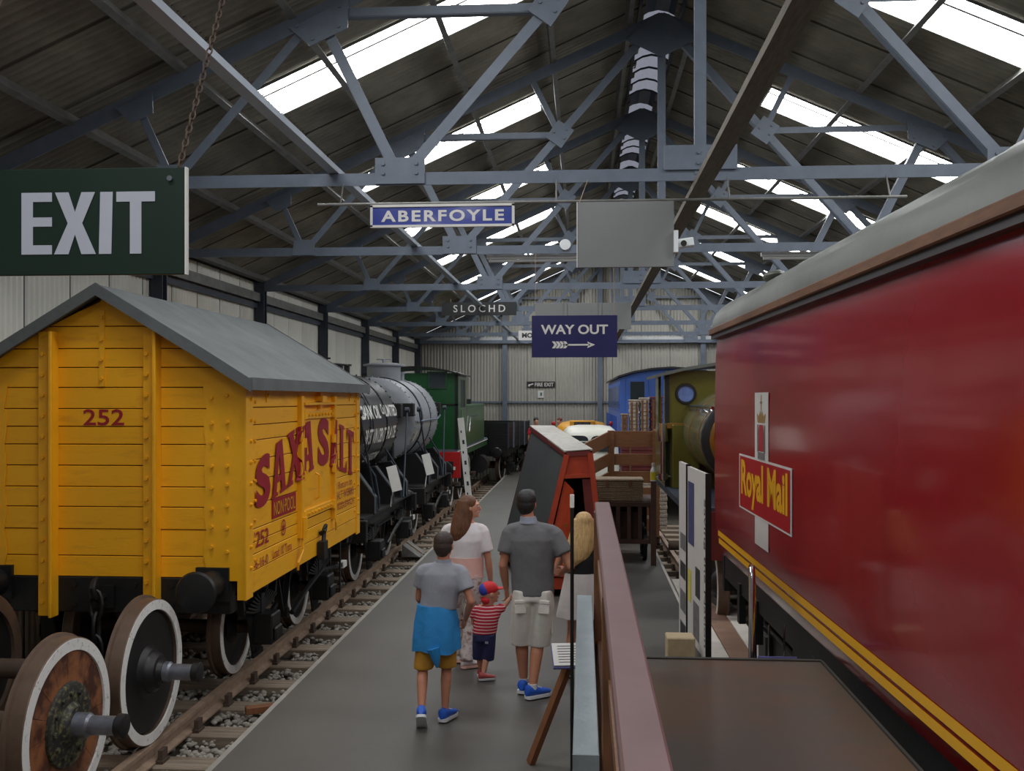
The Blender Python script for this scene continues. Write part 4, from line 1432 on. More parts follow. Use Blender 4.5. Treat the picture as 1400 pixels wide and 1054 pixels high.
for k in range(4):
    h.tube([(-.86, -.3 - k * .65, 2.66), (-.80, -.3 - k * .65, 2.58)], .014)
h.build('handrail', 'chrome', oe, smooth=True)
b = B(); b.cyl((0, -2.2, 2.8), (0, -2.2, 3.5), .15, .18, n=18); b.build('chimney', 'disc_black', oe, smooth=True)
b = B(); b.lathe([(0, .48), (2.7, .48)], (0, .0, 1.75), (0, -1, 0), n=28); b.build('boiler', 'olive', oe, smooth=True)
b = B(); b.box(-1.18, 1.18, -2.8, 2.0, 1.42, 1.50); b.build('running_plate', 'steel_dark', oe)
b = B(); b.box(-1.15, 1.15, -2.84, -2.72, .9, 1.46); b.build('buffer_beam', 'hut_trim', oe)
b = B(); b.box(-1.10, -.72, -.3, -.02, 1.5, 2.40); b.build('tank_support', 'olive', oe, bevel=.01)
b = B(); b.box(-1.20, -.55, -.20, .0, 2.34, 2.42); b.build('brass_ledge', 'brass', oe, bevel=.008)
b = B()
b.cyl((-1.22, -.15, 2.16), (-1.22, -.15, 2.42), .075, n=16); b.cyl((-1.22, -.15, 1.60), (-1.22, -.15, 2.16), .04, n=12); b.cyl((-1.22, -.15, 1.62), (-1.22, -.15, 1.70), .07, n=14); b.cyl((-1.32, -.15, 1.66), (-1.12, -.15, 1.66), .02, n=8)
b.build('injector_pipe', 'chrome', oe, smooth=True)
b = B(); b.box(-.64, -.60, -2.7, 1.9, .5, 1.4); b.box(.60, .64, -2.7, 1.9, .5, 1.4); b.build('main_frame', 'black', oe)
for y in (-2.1, -.5, 1.1):
    wheelset_part(oe, y, .48)

# ------------------------------------------------------------------ blue coach
bc = thing('blue_coach', 'bright blue railway coach with a dark end window, near the far wall', 'railway coach', (2.22, 25.2, ZR), radians(.4))
BW, BL = 1.28, 9.0
bt = [(-BW, 3.30), (-.9, 3.42), (-.45, 3.50), (0, 3.53), (.45, 3.50), (.9, 3.42), (BW, 3.30)]
b = B(); b.prism([(-BW, 0, 1.2), (BW, 0, 1.2)] + [(x, 0, z) for x, z in bt[::-1]], (0, BL, 0))
body = b.build('coach_body', 'blue_coach', bc)
b = B(); b.loft([[(x * 1.05, y, z + .05) for x, z in bt] + [(x * 1.05, y, z) for x, z in bt[::-1]] for y in (-.12, BL + .1)]); b.build('coach_roof', 'print_dark', bc, smooth=True)
b = B(); b.box(-1.13, -.56, -.03, 0, 1.3, 3.30); d = b.build('end_door', 'blue_coach', bc, bevel=.01)
b = B(); b.box(-1.02, -.67, -.04, -.03, 2.56, 3.2); b.build('window_pane', 'glass', d)
b = B(); b.tube([(-1.05, -.06, 2.42), (-.75, -.06, 2.42)], .02); b.build('door_bar', 'white', d)
for x in (-.3, 0, .3, .6, .9):
    b = B(); b.box(x - .01, x + .01, -.01, 0, 1.3, 3.44); b.build('panel_beading', 'blue_coach', bc)
for k in range(9):
    y = .35 + k * .95
    b = B(); b.box(-BW - .015, -BW, y, y + .7, 2.45, 3.15); f = b.build('side_window', 'blue_coach', bc, bevel=.005)
    b = B(); b.box(-BW - .02, -BW - .012, y + .06, y + .64, 2.50, 3.10); b.build('window_pane', 'glass', f)
    b = B(); b.tube([(-BW - .06, y + .82, 1.7), (-BW - .06, y + .82, 2.3)], .018); b.build('grab_rail', 'blue_coach', bc)
b = B(); b.box(-1.2, 1.2, 0, BL, .9, 1.2); b.build('solebar', 'black', bc)
for y in (1.4, 6.5):
    wheelset_part(bc, y, .46)
track('railway_track', 'rails and sleepers in the bed under the mail coach and olive engine', 2.62, -4.0, 24, ZR, radians(.8), (-1.25, 1.3))

# ------------------------------------------------------------------ deck, railing and things near the camera
dk = thing('deck', 'brown sheeted viewing deck raised beside the mail coach, seen behind the handrail', 'platform', (0, 0, 0))
b = B(); b.box(.16, 1.46, -3.5, 6.2, .90, .95); b.build('deck_sheet', 'deck', dk, bevel=.006)
b = B(); b.box(.16, 1.47, 6.2, 6.235, .80, .957); b.box(1.46, 1.475, -3.5, 6.2, .80, .957); b.build('edge_strip', 'deck_edge', dk)
for y in (6.0, 3.6, 1.2, -1.0):
    for x in (.25, 1.16):
        b = B(); b.box(x - .045, x + .045, y - .045, y + .045, 0, .90); b.build('deck_post', 'deck_edge', dk)
for x in (.25, 1.36):
    b = B(); b.box(x - .03, x + .03, -3.4, 6.1, .78, .90); b.build('deck_joist', 'deck_edge', dk)

hr = thing('handrail', 'brown painted handrail with flat top running along the deck', 'railing', (0, 0, 0))
b = B(); b.bar((.115, 5.95, 1.925), (.10, -3.0, 1.925), .088, .05); b.build('top_rail', 'rail_brown', hr, bevel=.006)
for y in (5.90, 3.4, .9, -1.6):
    b = B(); b.box(.065, .145, y - .05, y + .05, 0, 1.90); b.build('rail_post', 'rail_wood', hr, bevel=.004)
b = B(); b.box(.085, .125, -3, 5.85, 1.02, 1.14); b.box(.085, .125, -3, 5.85, 1.55, 1.62); b.build('side_rail', 'rail_wood', hr)
gb = thing('steel_beam', 'pale grey painted steel beam lying along the walkway side of the handrail', 'beam', (0, 0, 0))
b = B(); b.box(-.035, .055, 3.34, 6.05, 1.352, 1.37); b.box(-.035, .055, 3.34, 6.05, 1.05, 1.068); b.box(-.002, .022, 3.34, 6.05, 1.068, 1.352); 
b.build('beam_section', 'rail_grey', gb, bevel=.003)
b = B(); b.box(-.035, .055, 3.334, 3.34, 1.05, 1.37); b.build('end_plate', 'rail_grey', gb)
for y in (3.9, 5.6):
    b = B(); b.box(-.03, .05, y - .04, y + .04, 0, 1.05); b.build('beam_support', 'rail_grey', gb)
pb = B(); pb.box(-.044, -.031, 3.55, 4.85, .35, 1.0)
tag(pb.build('white_board', 'board_white'), 'white board standing against the supports of the grey steel beam', 'board')
# give the board a foot so it rests on the floor
pl = thing('barrier_pole', 'thin black upright pole with a white tip, rising in front of the blonde woman', 'pole', (-.055, 5.0, 0))
b = B(); b.cyl((0, 0, .03), (0, 0, 2.02), .0095, n=10); b.build('shaft', 'rubber', pl, smooth=True)
b = B(); b.cyl((0, 0, 2.02), (0, 0, 2.085), .0115, n=10); b.build('tip', 'white', pl, smooth=True, label='white tip')
b = B(); b.lathe([(0, .13), (.02, .13), (.035, .03), (.04, .001)], (0, 0, 0), (0, 0, 1), n=24); b.build('base', 'rubber', pl, smooth=True)

sl = thing('information_lectern', 'small white printed panel on a leaning wooden stake beside the handrail', 'sign', (-.37, 6.95, 0))
b = B(); b.bar((.0, 0, 0), (.28, -.22, .78), .065, .04, up=(1, 0, 1)); b.build('stake', 'stake', sl)
rot = Matrix.Rotation(radians(8), 3, 'Z') @ Matrix.Rotation(radians(32), 3, 'X')
b = B(); b.cbox((.30, -.26, .84), (.27, .20, .012), rot); b.build('panel', 'board_white', sl)
b = B(); b.cbox((.30, -.26, .826), (.28, .21, .012), rot); b.build('panel_back', 'pipe_blue', sl)
b = F()
for k in range(7):
    v0 = rot @ Vector((-.10, .075 - k * .024, .0075)); v1 = rot @ Vector((.10 - .02 * (k % 3), .075 - k * .024, .0075)); dn = rot @ Vector((0, -.007, 0))
    c = Vector((.30, -.26, .84)); b.add([c + v0, c + v1, c + v1 + dn, c + v0 + dn], [(0, 1, 2, 3)])
b.build('print_line', 'print_grey', sl)

# display boards by the coach
ib = thing('display_board', 'tall white two-leaf display board with photographs and columns of print, by the mail coach', 'display board', (.875, 7.0, 0), radians(3.0))
for (y0, y1, top, nm) in ((0, .83, 2.04, 'board_panel'), (.87, 1.28, 2.05, 'board_panel')):
    b = B(); b.box(-.012, .012, y0, y1, .06, top); p = b.build(nm, 'board_white', ib)
    b = B(); b.box(-.02, .02, y0 - .015, y0, .0, top + .005); b.build('edge_strip', 'rubber', p)
def board_print(m, y0, y1, z0, z1):
    t = F(); t.add([(-.014, y1, z0), (-.014, y0, z0), (-.014, y0, z1), (-.014, y1, z1)], [(0, 1, 2, 3)]); return t.build('print', m, ib)
board_print('print_blue', .52, .80, 1.45, 1.93)
board_print('print_dark', .26, .46, 1.10, 1.32); board_print('print_grey', .30, .56, .78, 1.05); board_print('print_grey', .22, .62, .50, .72)
board_print('print_yellow', .66, .80, 1.0, 1.25)
for k, (a, c) in enumerate(((1.35, 1.48), (1.12, 1.25), (.85, 1.02), (.6, .76))):
    board_print('print_dark' if k % 2 else 'print_grey', .93, 1.20, a, c)
t = F(); text_on(t, 'Saving the Nation', (-.0145, .10, 1.86), (0, 0, -1), (0, -1, 0), 1.05, .07, .005); t.build('lettering', 'print_dark', ib)
for k in range(12):
    board_print('print_grey', .14, .78 - .1 * (k % 2), .10 + k * .03, .108 + k * .03)
wb_ = B(); wb_.box(.60, .80, 7.12, 7.30, 0, .86)
tag(wb_.build('timber_post', 'block_wood', bevel=.008), 'short square pale timber post standing in front of the display board', 'post')
hp = thing('stanchion_handrail', 'polished metal stair rail with a blue cross bar, beside the mail coach underframe', 'handrail', (1.10, 6.55, 0))
b = B(); b.tube([(0, 0, .02), (0, 0, 1.40), (.005, .03, 1.45), (.02, .12, 1.45), (.03, .16, 1.40), (.06, .18, 0.02)], .021, n=12); b.build('loop', 'chrome', hp, smooth=True)
b = B(); b.cyl((0.05, .05, .86), (.30, .05, .86), .016, n=10); b.build('cross_bar', 'pipe_blue', hp, smooth=True)
for x in (.12, .22):
    b = B(); b.cyl((x, .05, .0), (x, .05, 1.08), .006, n=8); b.build('rod', 'chrome', hp)
# boards on the floor between walkway and track
fb = thing('boarded_crossing', 'white and brown boards laid beside the track under the mail coach', 'boarding', (1.26, 7.2, 0))
fcols = ((0, .19, 'plank_white'), (.20, .43, 'plank_brown'), (.44, .60, 'plank_white'))
for (x0, x1, m) in fcols:
    for k in range(4):
        b = B(); y = k * 1.75 + (.5 if m == 'plank_brown' else 0)
        b.box(x0, x1, y, y + 1.735, -.03, .0 + .004 * ((k + int(x0 * 10)) % 2)); b.build('board', m, fb, bevel=.004)
b = B(); b.box(.0, .09, .3, 7.2, -.49, -.031); b.box(.40, .47, .3, 7.2, -.12, -.031); b.build('bearer', 'sleeper', fb)

# ------------------------------------------------------------------ red and black cabinet with sloping sides
hu = thing('tapered_cabinet', 'tall tapering cabinet, red-framed open end and dark boarded side, leaning by the walkway', 'cabinet', (-.20, 12.86, 0))
nb0, nb1 = Vector((-.40, 0, .17)), Vector((.48, 0, .17))         # near end bottom
nt0, nt1 = Vector((-.012, 0, 1.84)), Vector((.295, 0, 1.865))      # near end top
fb0, fb1 = Vector((-1.12, 2.75, .10)), Vector((.0, 2.75, .10))
ft0, ft1 = Vector((-.595, 2.45, 2.10)), Vector((-.288, 2.45, 2.10))
def quadslab(a, b_, c, d, th, name, m, parent, inset=0.0, out=0.0):
    a, b_, c, d = map(Vector, (a, b_, c, d))
    n = (b_ - a).cross(d - a).normalized()
    cen = (a + b_ + c + d) / 4
    q = [p + (cen - p) * inset + n * out for p in (a, b_, c, d)]
    s = B(); s.prism([tuple(p) for p in q], n * th); return s.build(name, m, parent)
quadslab(fb0, nb0, nt0, ft0, -.03, 'side_panel', 'hut_dark', hu, out=0.0)
quadslab(nb1, fb1, ft1, nt1, -.03, 'side_panel', 'hut_trim', hu)
quadslab(fb1, fb0, ft0, ft1, -.03, 'back_panel', 'hut_trim', hu)
quadslab(fb0, fb1, nb1, nb0, -.03, 'bottom_panel', 'hut_trim', hu)
s = B()
up = Vector((0, 0, .035))
s.prism([nt0 + up + Vector((-.03, -.03, 0)), nt1 + up + Vector((.03, -.03, 0)), ft1 + up + Vector((.03, .03, 0)), ft0 + up + Vector((-.03, .03, 0))], (0, 0, .02)); s.build('top_board', 'hut_top', hu)
for p, q in ((nt0, ft0), (nt1, ft1), (nt0, nt1)):
    s = B(); s.bar(p + Vector((0, 0, .01)), q + Vector((0, 0, .01)), .06, .07); s.build('top_moulding', 'hut_trim', hu)
def lerp(a, b_, t): return a + (b_ - a) * t
e = Vector((0, -.02, 0))
s = B(); s.bar(nb0 + e, nt0 + e, .07, .07, up=(0, 1, 0)); s.build('frame_post', 'hut_red', hu)
s = B(); s.bar(nb1 + e, nt1 + e, .07, .07, up=(0, 1, 0)); s.build('frame_post', 'hut_red', hu)
s = B(); s.bar(nb0 + e, nb1 + e, .07, .14); s.build('bottom_rail', 'hut_red', hu)
t0 = .83
quadslab(lerp(nb0, nt0, t0), lerp(nb1, nt1, t0), nt1, nt0, -.03, 'frieze_panel', 'hut_red', hu, out=.01)
s = B(); s.bar(lerp(nb0, nt0, t0) + e, lerp(nb1, nt1, t0) + e, .05, .05); s.build('frieze_rail', 'hut_red', hu)
# inner jambs and half-open door
quadslab(lerp(nb1, nt1, .05), lerp(nb1, nt1, .8), lerp(nb1, nt1, .8) + Vector((-.14, .02, 0)), lerp(nb1, nt1, .05) + Vector((-.16, .02, 0)), .02, 'inner_jamb', 'hut_trim', hu)
dl = lerp(nb0, nt0, .06) + Vector((.06, -.03, 0)); du = lerp(nb0, nt0, .80) + Vector((.05, -.03, 0))
s = B(); s.prism([tuple(dl), tuple(dl + Vector((.34, -.10, .0))), tuple(Vector((dl.x + .40, dl.y - .10, du.z - .12))), tuple(du)], (.0, .03, .0)); d_ = s.build('cabinet_door', 'hut_red', hu)
s = B(); s.cyl((dl.x + .30, -.15, .95), (dl.x + .30, -.19, .95), .02, n=10); s.build('door_knob', 'brass', d_)
for x, y in ((-.34, .1), (.42, .1), (-.95, 2.6), (-.05, 2.6)):
    s = B(); s.cyl((x - .03, y, .085), (x + .03, y, .085), .085, n=16); s.build('castor_wheel', 'rubber', hu, smooth=True)

# ------------------------------------------------------------------ luggage trolley, crate, basket, bottle, hampers
tr = thing('luggage_trolley', 'dark wooden station luggage trolley with a slatted end, carrying a wicker basket', 'trolley', (.12, 15.6, 0))
b = B(); b.box(0, 1.02, 0, 1.15, .90, .96); b.build('trolley_deck', 'dark_oak', tr, bevel=.01)
for k in range(6):
    b = B(); b.box(.06 + k * .17, .12 + k * .17, -.05, -.01, .30, .92); b.build('end_slat', 'dark_oak', tr)
for z in (.30, .88):
    b = B(); b.box(0, 1.02, -.06, 0, z, z + .07); b.build('end_rail', 'dark_oak', tr)
b = B(); b.box(0, .07, 0, 1.15, .78, .90); b.box(.95, 1.02, 0, 1.15, .78, .90); b.box(.2, .82, .2, .3, .34, .78); b.box(.2, .82, .82, .92, .34, .78); b.build('under_frame', 'dark_oak', tr)
b = B(); b.box(.07, .95, 1.08, 1.12, .34, .90); b.build('back_panel', 'print_dark', tr)  # dark panel added to deepen the shade below the basket
for x in (.16, .86):
    for y in (.28, .86):
        b = B(); b.lathe([(-.03, .23), (.03, .23), (.03, .26), (-.03, .26)], (x, y, .26), (1, 0, 0), n=28, closed=True)
        b.cyl((x - .05, y, .26), (x + .05, y, .26), .05, n=12)
        for k in range(8):
            a = pi * k / 4; b.bar((x, y, .26), (x, y + .235 * cos(a), .26 + .235 * sin(a)), .03, .03)
        b.build('trolley_wheel', 'black', tr, smooth=True)
bk = thing('wicker_basket', 'low rectangular wicker hamper with a lid, lying on the dark luggage trolley', 'basket', (.18, 15.62, .962))
b = B()
for k in range(10):
    z = k * .03; o = .006 * (k % 2)
    b.box(0 - o, .76 + o, 0 - o, .46 + o, z, z + .027)
b.build('woven_body', 'wicker', bk, bevel=.008)
b = B(); b.box(-.02, .78, -.02, .48, .305, .345); b.build('lid', 'wicker', bk, bevel=.012)
for x in (.2, .56):
    b = B(); b.box(x - .02, x + .02, -.03, -.01, .22, .33); b.build('strap', 'rail_wood', bk)

cr = thing('slatted_crate', 'varnished wooden crate of spaced horizontal slats with an angled side, beyond the wicker basket', 'crate', (.40, 17.8, 0))
CW = .97
b = B(); b.box(-.62, CW, 0, 1.2, .0, .12); b.build('crate_floor', 'dark_oak', cr)
for x in (.10, CW - .07):
    b = B(); b.box(x - .06, x + .06, -.04, .0, .1, 2.0); b.build('crate_post', 'oak', cr, bevel=.005)
for z0, z1 in ((.2, .42), (.48, .70), (.78, .98), (1.06, 1.27), (1.38, 1.58), (1.70, 1.99)):
    b = B(); b.box(.04, CW, 0, .03, z0, z1); b.build('front_slat', 'oak', cr, bevel=.004)
    b = B(); b.box(CW - .03, CW, .03, 1.2, z0, z1); b.build('side_slat', 'oak', cr, bevel=.004)
for z0, z1 in ((.2, .42), (.48, .70), (.78, .98), (1.06, 1.27), (1.38, 1.60), (1.74, 1.99)):
    b = B(); sh = -.0
    b.prism([(-.62, -.95, z0 - .30 + sh), (.06, .0, z0), (.06, .0, z1), (-.62, -.95, z1 - .30 + sh)], (.03, -.02, 0)); b.build('angled_slat', 'oak', cr)
b = B(); b.box(-.65, -.58, -1.0, -.93, 0, 1.72); b.build('crate_post', 'oak', cr)
bt_ = thing('yellow_bottle', 'small yellow-labelled bottle standing on a post by the crate', 'bottle', (1.085, 15.35, 1.30))
b = B(); b.lathe([(0, .05), (.16, .05), (.20, .03), (.21, .025), (.24, .025)], (0, 0, 0), (0, 0, 1), n=18); b.build('bottle_body', 'board_white', bt_, smooth=True)
b = B(); b.lathe([(.02, .0515), (.14, .0515)], (0, 0, 0), (0, 0, 1), n=18); b.build('bottle_label', 'plastic_yellow', bt_, smooth=True, label='yellow wrap-round label')
b = B(); b.lathe([(.24, .028), (.28, .026), (.282, .002)], (0, 0, 0), (0, 0, 1), n=16); b.build('bottle_cap', 'board_white', bt_, smooth=True)
b = B(); b.box(1.045, 1.125, 15.30, 15.40, 0, 1.30); tag(b.build('timber_post', 'dark_oak'), 'dark slim timber post beside the olive engine, carrying the yellow bottle', 'post')

def hamper(label, x, y, z, w, d, h, m, group='stacked hampers and trunks'):
    t_ = thing('hamper', label, 'hamper', (x, y, z), 0, group)
    b = B()
    n = max(3, int(h / .075))
    for k in range(n):
        o = .008 * (k % 2)
        b.box(-o, w + o, -o, d + o, h * k / n, h * (k + .93) / n)
    b.build('woven_body', m, t_, bevel=.008)
    for xx in (w * .2, w * .8):
        s = B(); s.box(xx - .02, xx + .02, -.025, -.005, .02, h - .02); s.build('strap', 'rail_wood', t_)
    s = B(); s.box(-.02, w + .02, -.02, d + .02, h, h + .03); s.build('lid', m, t_, bevel=.008)
    return t_
hamper('large grey wicker hamper at the bottom of the stack, under the upright ones', .70, 19.6, 0, .95, .6, .95, 'hamper_grey')
hamper('maroon trunk in the middle of the hamper stack', .76, 19.6, .985, .85, .58, .72, 'hamper_red')
hamper('narrow grey wicker hamper on end, topmost on the stack, beside the blue coach door', 0.93, 19.6, 1.74, .16, .5, .78, 'hamper_grey')
hamper('second upright grey wicker hamper, between the narrow grey one and the maroon one', 1.14, 19.6, 1.74, .15, .5, .82, 'hamper_grey')
hamper('upright maroon hamper on top of the stack, next to the olive engine', 1.34, 19.6, 1.74, .22, .5, .84, 'hamper_red')
hamper('small brown hamper on top of the stack, lowest of the upright ones', .77, 19.6, 1.74, .11, .4, .50, 'wicker')

# ------------------------------------------------------------------ cream van and yellow vehicle
cv = thing('cream_van', 'vintage cream van with rounded roof and split rear windows, beyond the crate', 'van', (.16, 23.6, 0))
def carshell(root, name, m, prof, hw, L, tum=.75):
    """prof: list of (z, width factor, front y, back y)"""
    b = B(); rings = []
    n = 28
    for z, wf, y0, y1 in prof:
        ring = []
        for i in range(n):
            a = 2 * pi * i / n
            cx, sy = cos(a), sin(a)
            ex = abs(cx) ** .45 * (1 if cx >= 0 else -1); eyy = abs(sy) ** .45 * (1 if sy >= 0 else -1)
            ring.append((ex * hw * wf, (y0 + y1) / 2 + eyy * (y1 - y0) / 2, z))
        rings.append(ring)
    b.loft(rings); return b.build(name, m, root, smooth=True, sharp=50)
carshell(cv, 'van_body', 'cream', [(.30, .95, 0, 3.6), (.5, 1.0, -.03, 3.65), (.95, 1.0, -.03, 3.6), (1.15, .98, .0, 2.9), (1.45, .95, .04, 2.7), (1.68, .91, .10, 2.5), (1.80, .84, .2, 2.35), (1.87, .72, .4, 2.1), (1.905, .45, .8, 1.7), (1.91, .1, 1.1, 1.3)], .74, 3.6)
for x0, x1 in ((-.60, -.03), (.03, .60)):
    b = B(); pts = []
    for i in range(20):
        a = 2 * pi * i / 20
        ex = abs(cos(a)) ** .5 * (1 if cos(a) >= 0 else -1); ez = abs(sin(a)) ** .5 * (1 if sin(a) >= 0 else -1)
        pts.append(((x0 + x1) / 2 + ex * (x1 - x0) / 2, -.01, 1.50 + ez * .19))
    b.prism(pts, (0, .14, 0)); b.build('rear_window', 'glass', cv)
b = B(); b.box(-.22, .02, -.02, -.005, 1.40, 1.56); b.build('mirror_frame', 'cream', cv)
b = B(); b.box(-.20, .0, -.026, -.02, 1.42, 1.54); b.build('window_pane', 'glass', cv)
for x in (-.62, .62):
    for y in (.6, 2.9):
        b = B(); b.cyl((x - .08, y, .31), (x + .08, y, .31), .31, n=24); b.build('road_wheel', 'rubber', cv, smooth=True)
b = B(); b.box(-.7, .7, -.12, -.03, .42, .52); b.build('bumper', 'chrome', cv, bevel=.01)
yv = thing('yellow_vehicle', 'old yellow motor vehicle with a roof headboard, standing beyond the cream van', 'bus', (-.02, 29.0, 0))
carshell(yv, 'bus_body', 'bus_yellow', [(.35, .95, 0, 4.5), (.6, 1.0, -.03, 4.5), (1.1, 1.0, 0, 4.5), (1.55, .97, .03, 4.4), (1.72, .92, .08, 4.3), (1.80, .8, .18, 4.1), (1.85, .5, .5, 3.8), (1.86, .1, 1.2, 2.5)], .84, 4.5)
for x in (-.42, .42):
    b = B(); b.box(x - .30, x + .30, -.02, .05, 1.20, 1.58); b.build('window_pane', 'glass', yv)
b = B(); b.box(-.37, .37, -.0, .5, 1.76, 1.925); hb_ = b.build('headboard', 'bus_yellow', yv, bevel=.02)
b = B(); b.box(-.24, .24, -.012, .0, 1.785, 1.885); b.build('headboard_panel', 'print_dark', hb_)
t = F(); text_on(t, 'FOR HIRE', (-.20, -.016, 1.80), (1, 0, 0), (0, 0, 1), .40, .07, .01); t.build('lettering', 'print_grey', hb_)
for x in (-.84, .84):
    b = B(); b.ell((x, .05, 1.84), (.06, .06, .07)); b.build('marker_lamp', 'red_beam', yv, smooth=True)
for x in (-.7, .7):
    for y in (.8, 3.6):
        b = B(); b.cyl((x - .1, y, .38), (x + .1, y, .38), .38, n=24); b.build('road_wheel', 'rubber', yv, smooth=True)

# ------------------------------------------------------------------ small items on the left
mb = thing('marker_board', 'narrow white board with black markings, leaning against the green engine', 'board', (-2.76, 23.96, 0))
S = B(); S.bar((0, 0, 0), (-.22, .0, 2.10), .15, .03, up=(0, 1, 0)); p = S.build('board_plank', 'white', mb)
for k in range(7):
    t_ = .12 + k * .12
    c = Vector((0, 0, 0)).lerp(Vector((-.22, .0, 2.10)), t_) + Vector((.01 if k % 2 else -.02, -.017, 0))
    s = B(); s.cbox(c, (.05 if k % 2 else .03, .006, .10 if k % 2 else .06), Matrix.Rotation(radians(-6), 3, 'Y')); s.build('black_mark', 'print_dark', mb)
sc = thing('wheel_scotch', 'grey wedge-shaped scotch block resting against the rail by the tank wagon', 'wheel scotch', (-3.30, 17.8, -.32))
b = B(); b.prism([(0, 0, 0), (.35, 0, 0), (.02, 0, .24)], (0, .62, 0)); b.build('wedge', 'purlin', sc, bevel=.01)
b = B(); b.bar((.04, .31, .24), (.33, .31, .03), .05, .02); b.build('strap', 'rail', sc)

to = B(); to.bar((-3.12, 8.95, -.322), (-2.80, 9.12, -.322), .085, .066)
tag(to.build('timber_offcut', 'stake', bevel=.006), 'short brown offcut of timber lying on a sleeper next to the walkway edge', 'timber')
# ------------------------------------------------------------------ hanging signs
def sign_board(root, w, h, m, border=None, th=.02, frame=None):
    b = B(); b.box(0, w, 0, th, 0, h); b.build('sign_panel', m, root, bevel=.003)
    if frame:
        f = B(); e = frame[1]
        f.box(-.005, w + .005, -.012, th + .004, -.005, e); f.box(-.005, w + .005, -.012, th + .004, h - e, h + .005)
        f.box(-.005, e, -.012, th + .004, 0, h); f.box(w - e, w + .005, -.012, th + .004, 0, h)
        f.build('sign_frame', frame[0], root)
def wire(root, pts, r=.004, name='hanging_wire', m='rail'):
    b = B(); b.tube(pts, r, n=5); b.build(name, m, root)
def lettering(root, s, x, z, w, h, m, bold=.03, y=-.003, spacing=1.0):
    t = F(); text_on(t, s, (x, y, z), (1, 0, 0), (0, 0, 1), w, h, bold, spacing); return t.build('lettering', m, root)

ex_ = thing('exit_sign', 'dark green EXIT sign with pale letters, hung on a rusty chain above the salt van', 'sign', (-2.945, 4.2, 3.115), radians(.6))
EW, EH = 1.205, .47
sign_board(ex_, EW, EH, 'sign_green')
b = B(); b.box(EW, EW + .008, -.002, .024, 0, EH); b.build('sign_edge', 'white', ex_)
def blocks(root, polys, m, y=-.003):
    t = F()
    for p in polys:
        t.add([(x, y, z) for x, z in p], [tuple(range(len(p)))])
    return t.build('lettering', m, root)
LZ0, LZ1 = .092, .365
def lx(px): return EW - (259 - px) / 1350 * 4.28 - .012
hE = LZ1 - LZ0
def E_(x0, x1):
    s = .048; return [[(x0, LZ0), (x0 + s * 1.1, LZ0), (x0 + s * 1.1, LZ1), (x0, LZ1)]] + [[(x0 + s * 1.1, z), (x1, z), (x1, z + s * .85), (x0 + s * 1.1, z + s * .85)] for z in (LZ0, LZ0 + hE * .45, LZ1 - s * .85)]
def X_(x0, x1):
    s = .066; m = (x0 + x1) / 2; zm = (LZ0 + LZ1) / 2; g = s * .5; k = .05
    return [[(x0, LZ0), (x0 + s, LZ0), (m, zm - k), (m, zm + k), (x0 + s, LZ1), (x0 + .004, LZ1), (m - g, zm)], [(x1 - s, LZ0), (x1, LZ0), (m + g, zm), (x1 - .004, LZ1), (x1 - s, LZ1), (m, zm + k), (m, zm - k)]]
def T_(x0, x1):
    s = .052; c = (x0 + x1) / 2; return [[(c - s / 2, LZ0), (c + s / 2, LZ0), (c + s / 2, LZ1 - s * .85), (c - s / 2, LZ1 - s * .85)], [(x0, LZ1 - s * .85), (x1, LZ1 - s * .85), (x1, LZ1), (x0, LZ1)]]
blocks(ex_, E_(lx(30), lx(74)), 'sign_letter'); blocks(ex_, X_(lx(77), lx(137)), 'sign_letter', -.0034)
blocks(ex_, [[(lx(141), LZ0), (lx(159), LZ0), (lx(161), LZ1), (lx(143), LZ1)]], 'sign_letter'); blocks(ex_, T_(lx(166), lx(221)), 'sign_letter')
b = B(); b.cyl((EW - .065, -.012, EH - .05), (EW - .065, 0, EH - .05), .012, n=10); b.build('screw', 'steel_bright', ex_)
# chain of individual oval links
p0 = Vector((EW - .03, .01, EH)); p1 = Vector((EW + .02, .58, 1.66))
n = 34
d = (p1 - p0)
ch = B(); ch.tube([p0 + Vector((0, 0, -.05)), p0 + Vector((0, 0, .01))], .006); hook = ch.build('hanging_chain', 'rail_top', ex_)
for i in range(n):
    c = p0 + d * ((i + .5) / n)
    dn = d.normalized(); a = Vector((1, 0, 0)) if i % 2 else Vector((0, 1, 0)); a = (a - dn * a.dot(dn)).normalized()
    ln = B(); pts = [c + dn * (.024 * cos(2 * pi * k / 10)) + a * (.0125 * sin(2 * pi * k / 10)) for k in range(11)]
    ln.tube(pts, .0042, n=5); ln.build('chain_link', 'rail_top', hook, smooth=True)
p0b = Vector((.06, .01, EH)); b = B(); b.tube([p0b, p0b + d], .006, n=5); b.build('hanging_chain', 'rail_top', ex_)

pole = B(); pole.cyl((-2.52, 9.25, 4.415), (2.95, 9.25, 4.415), .014, n=8)
for x in (-2.3, -.25, 1.35, 2.8):
    pole.cyl((x, 9.25, 4.415), (x, 9.36, 4.64), .008, n=6)
tag(pole.build('sign_pipe', 'purlin', smooth=True), 'thin horizontal pipe across the shed from which the station signs hang', 'pipe')
ab = thing('station_sign', 'blue enamel ABERFOYLE station sign with white frame and letters', 'sign', (-2.0, 9.22, 4.19))
sign_board(ab, 1.355, .205, 'enamel_blue', frame=('board_white', .018))
lettering(ab, 'ABERFOYLE', .098, .048, 1.165, .108, 'board_white', .03, -.004, 1.25)
for x in (.2, 1.15): wire(ab, [(x, .0, .20), (x, .03, .215)])
gs = thing('blank_board', 'plain grey square board hanging from the pipe, right of the ABERFOYLE sign', 'board', (-.055, 9.22, 3.79))
sign_board(gs, .895, .61, 'sign_blank')
for x in (.03, .86): wire(gs, [(x, .0, .60), (x, .03, .615)])
wire(gs, [(.02, 0, .60), (.10, .15, .85)])
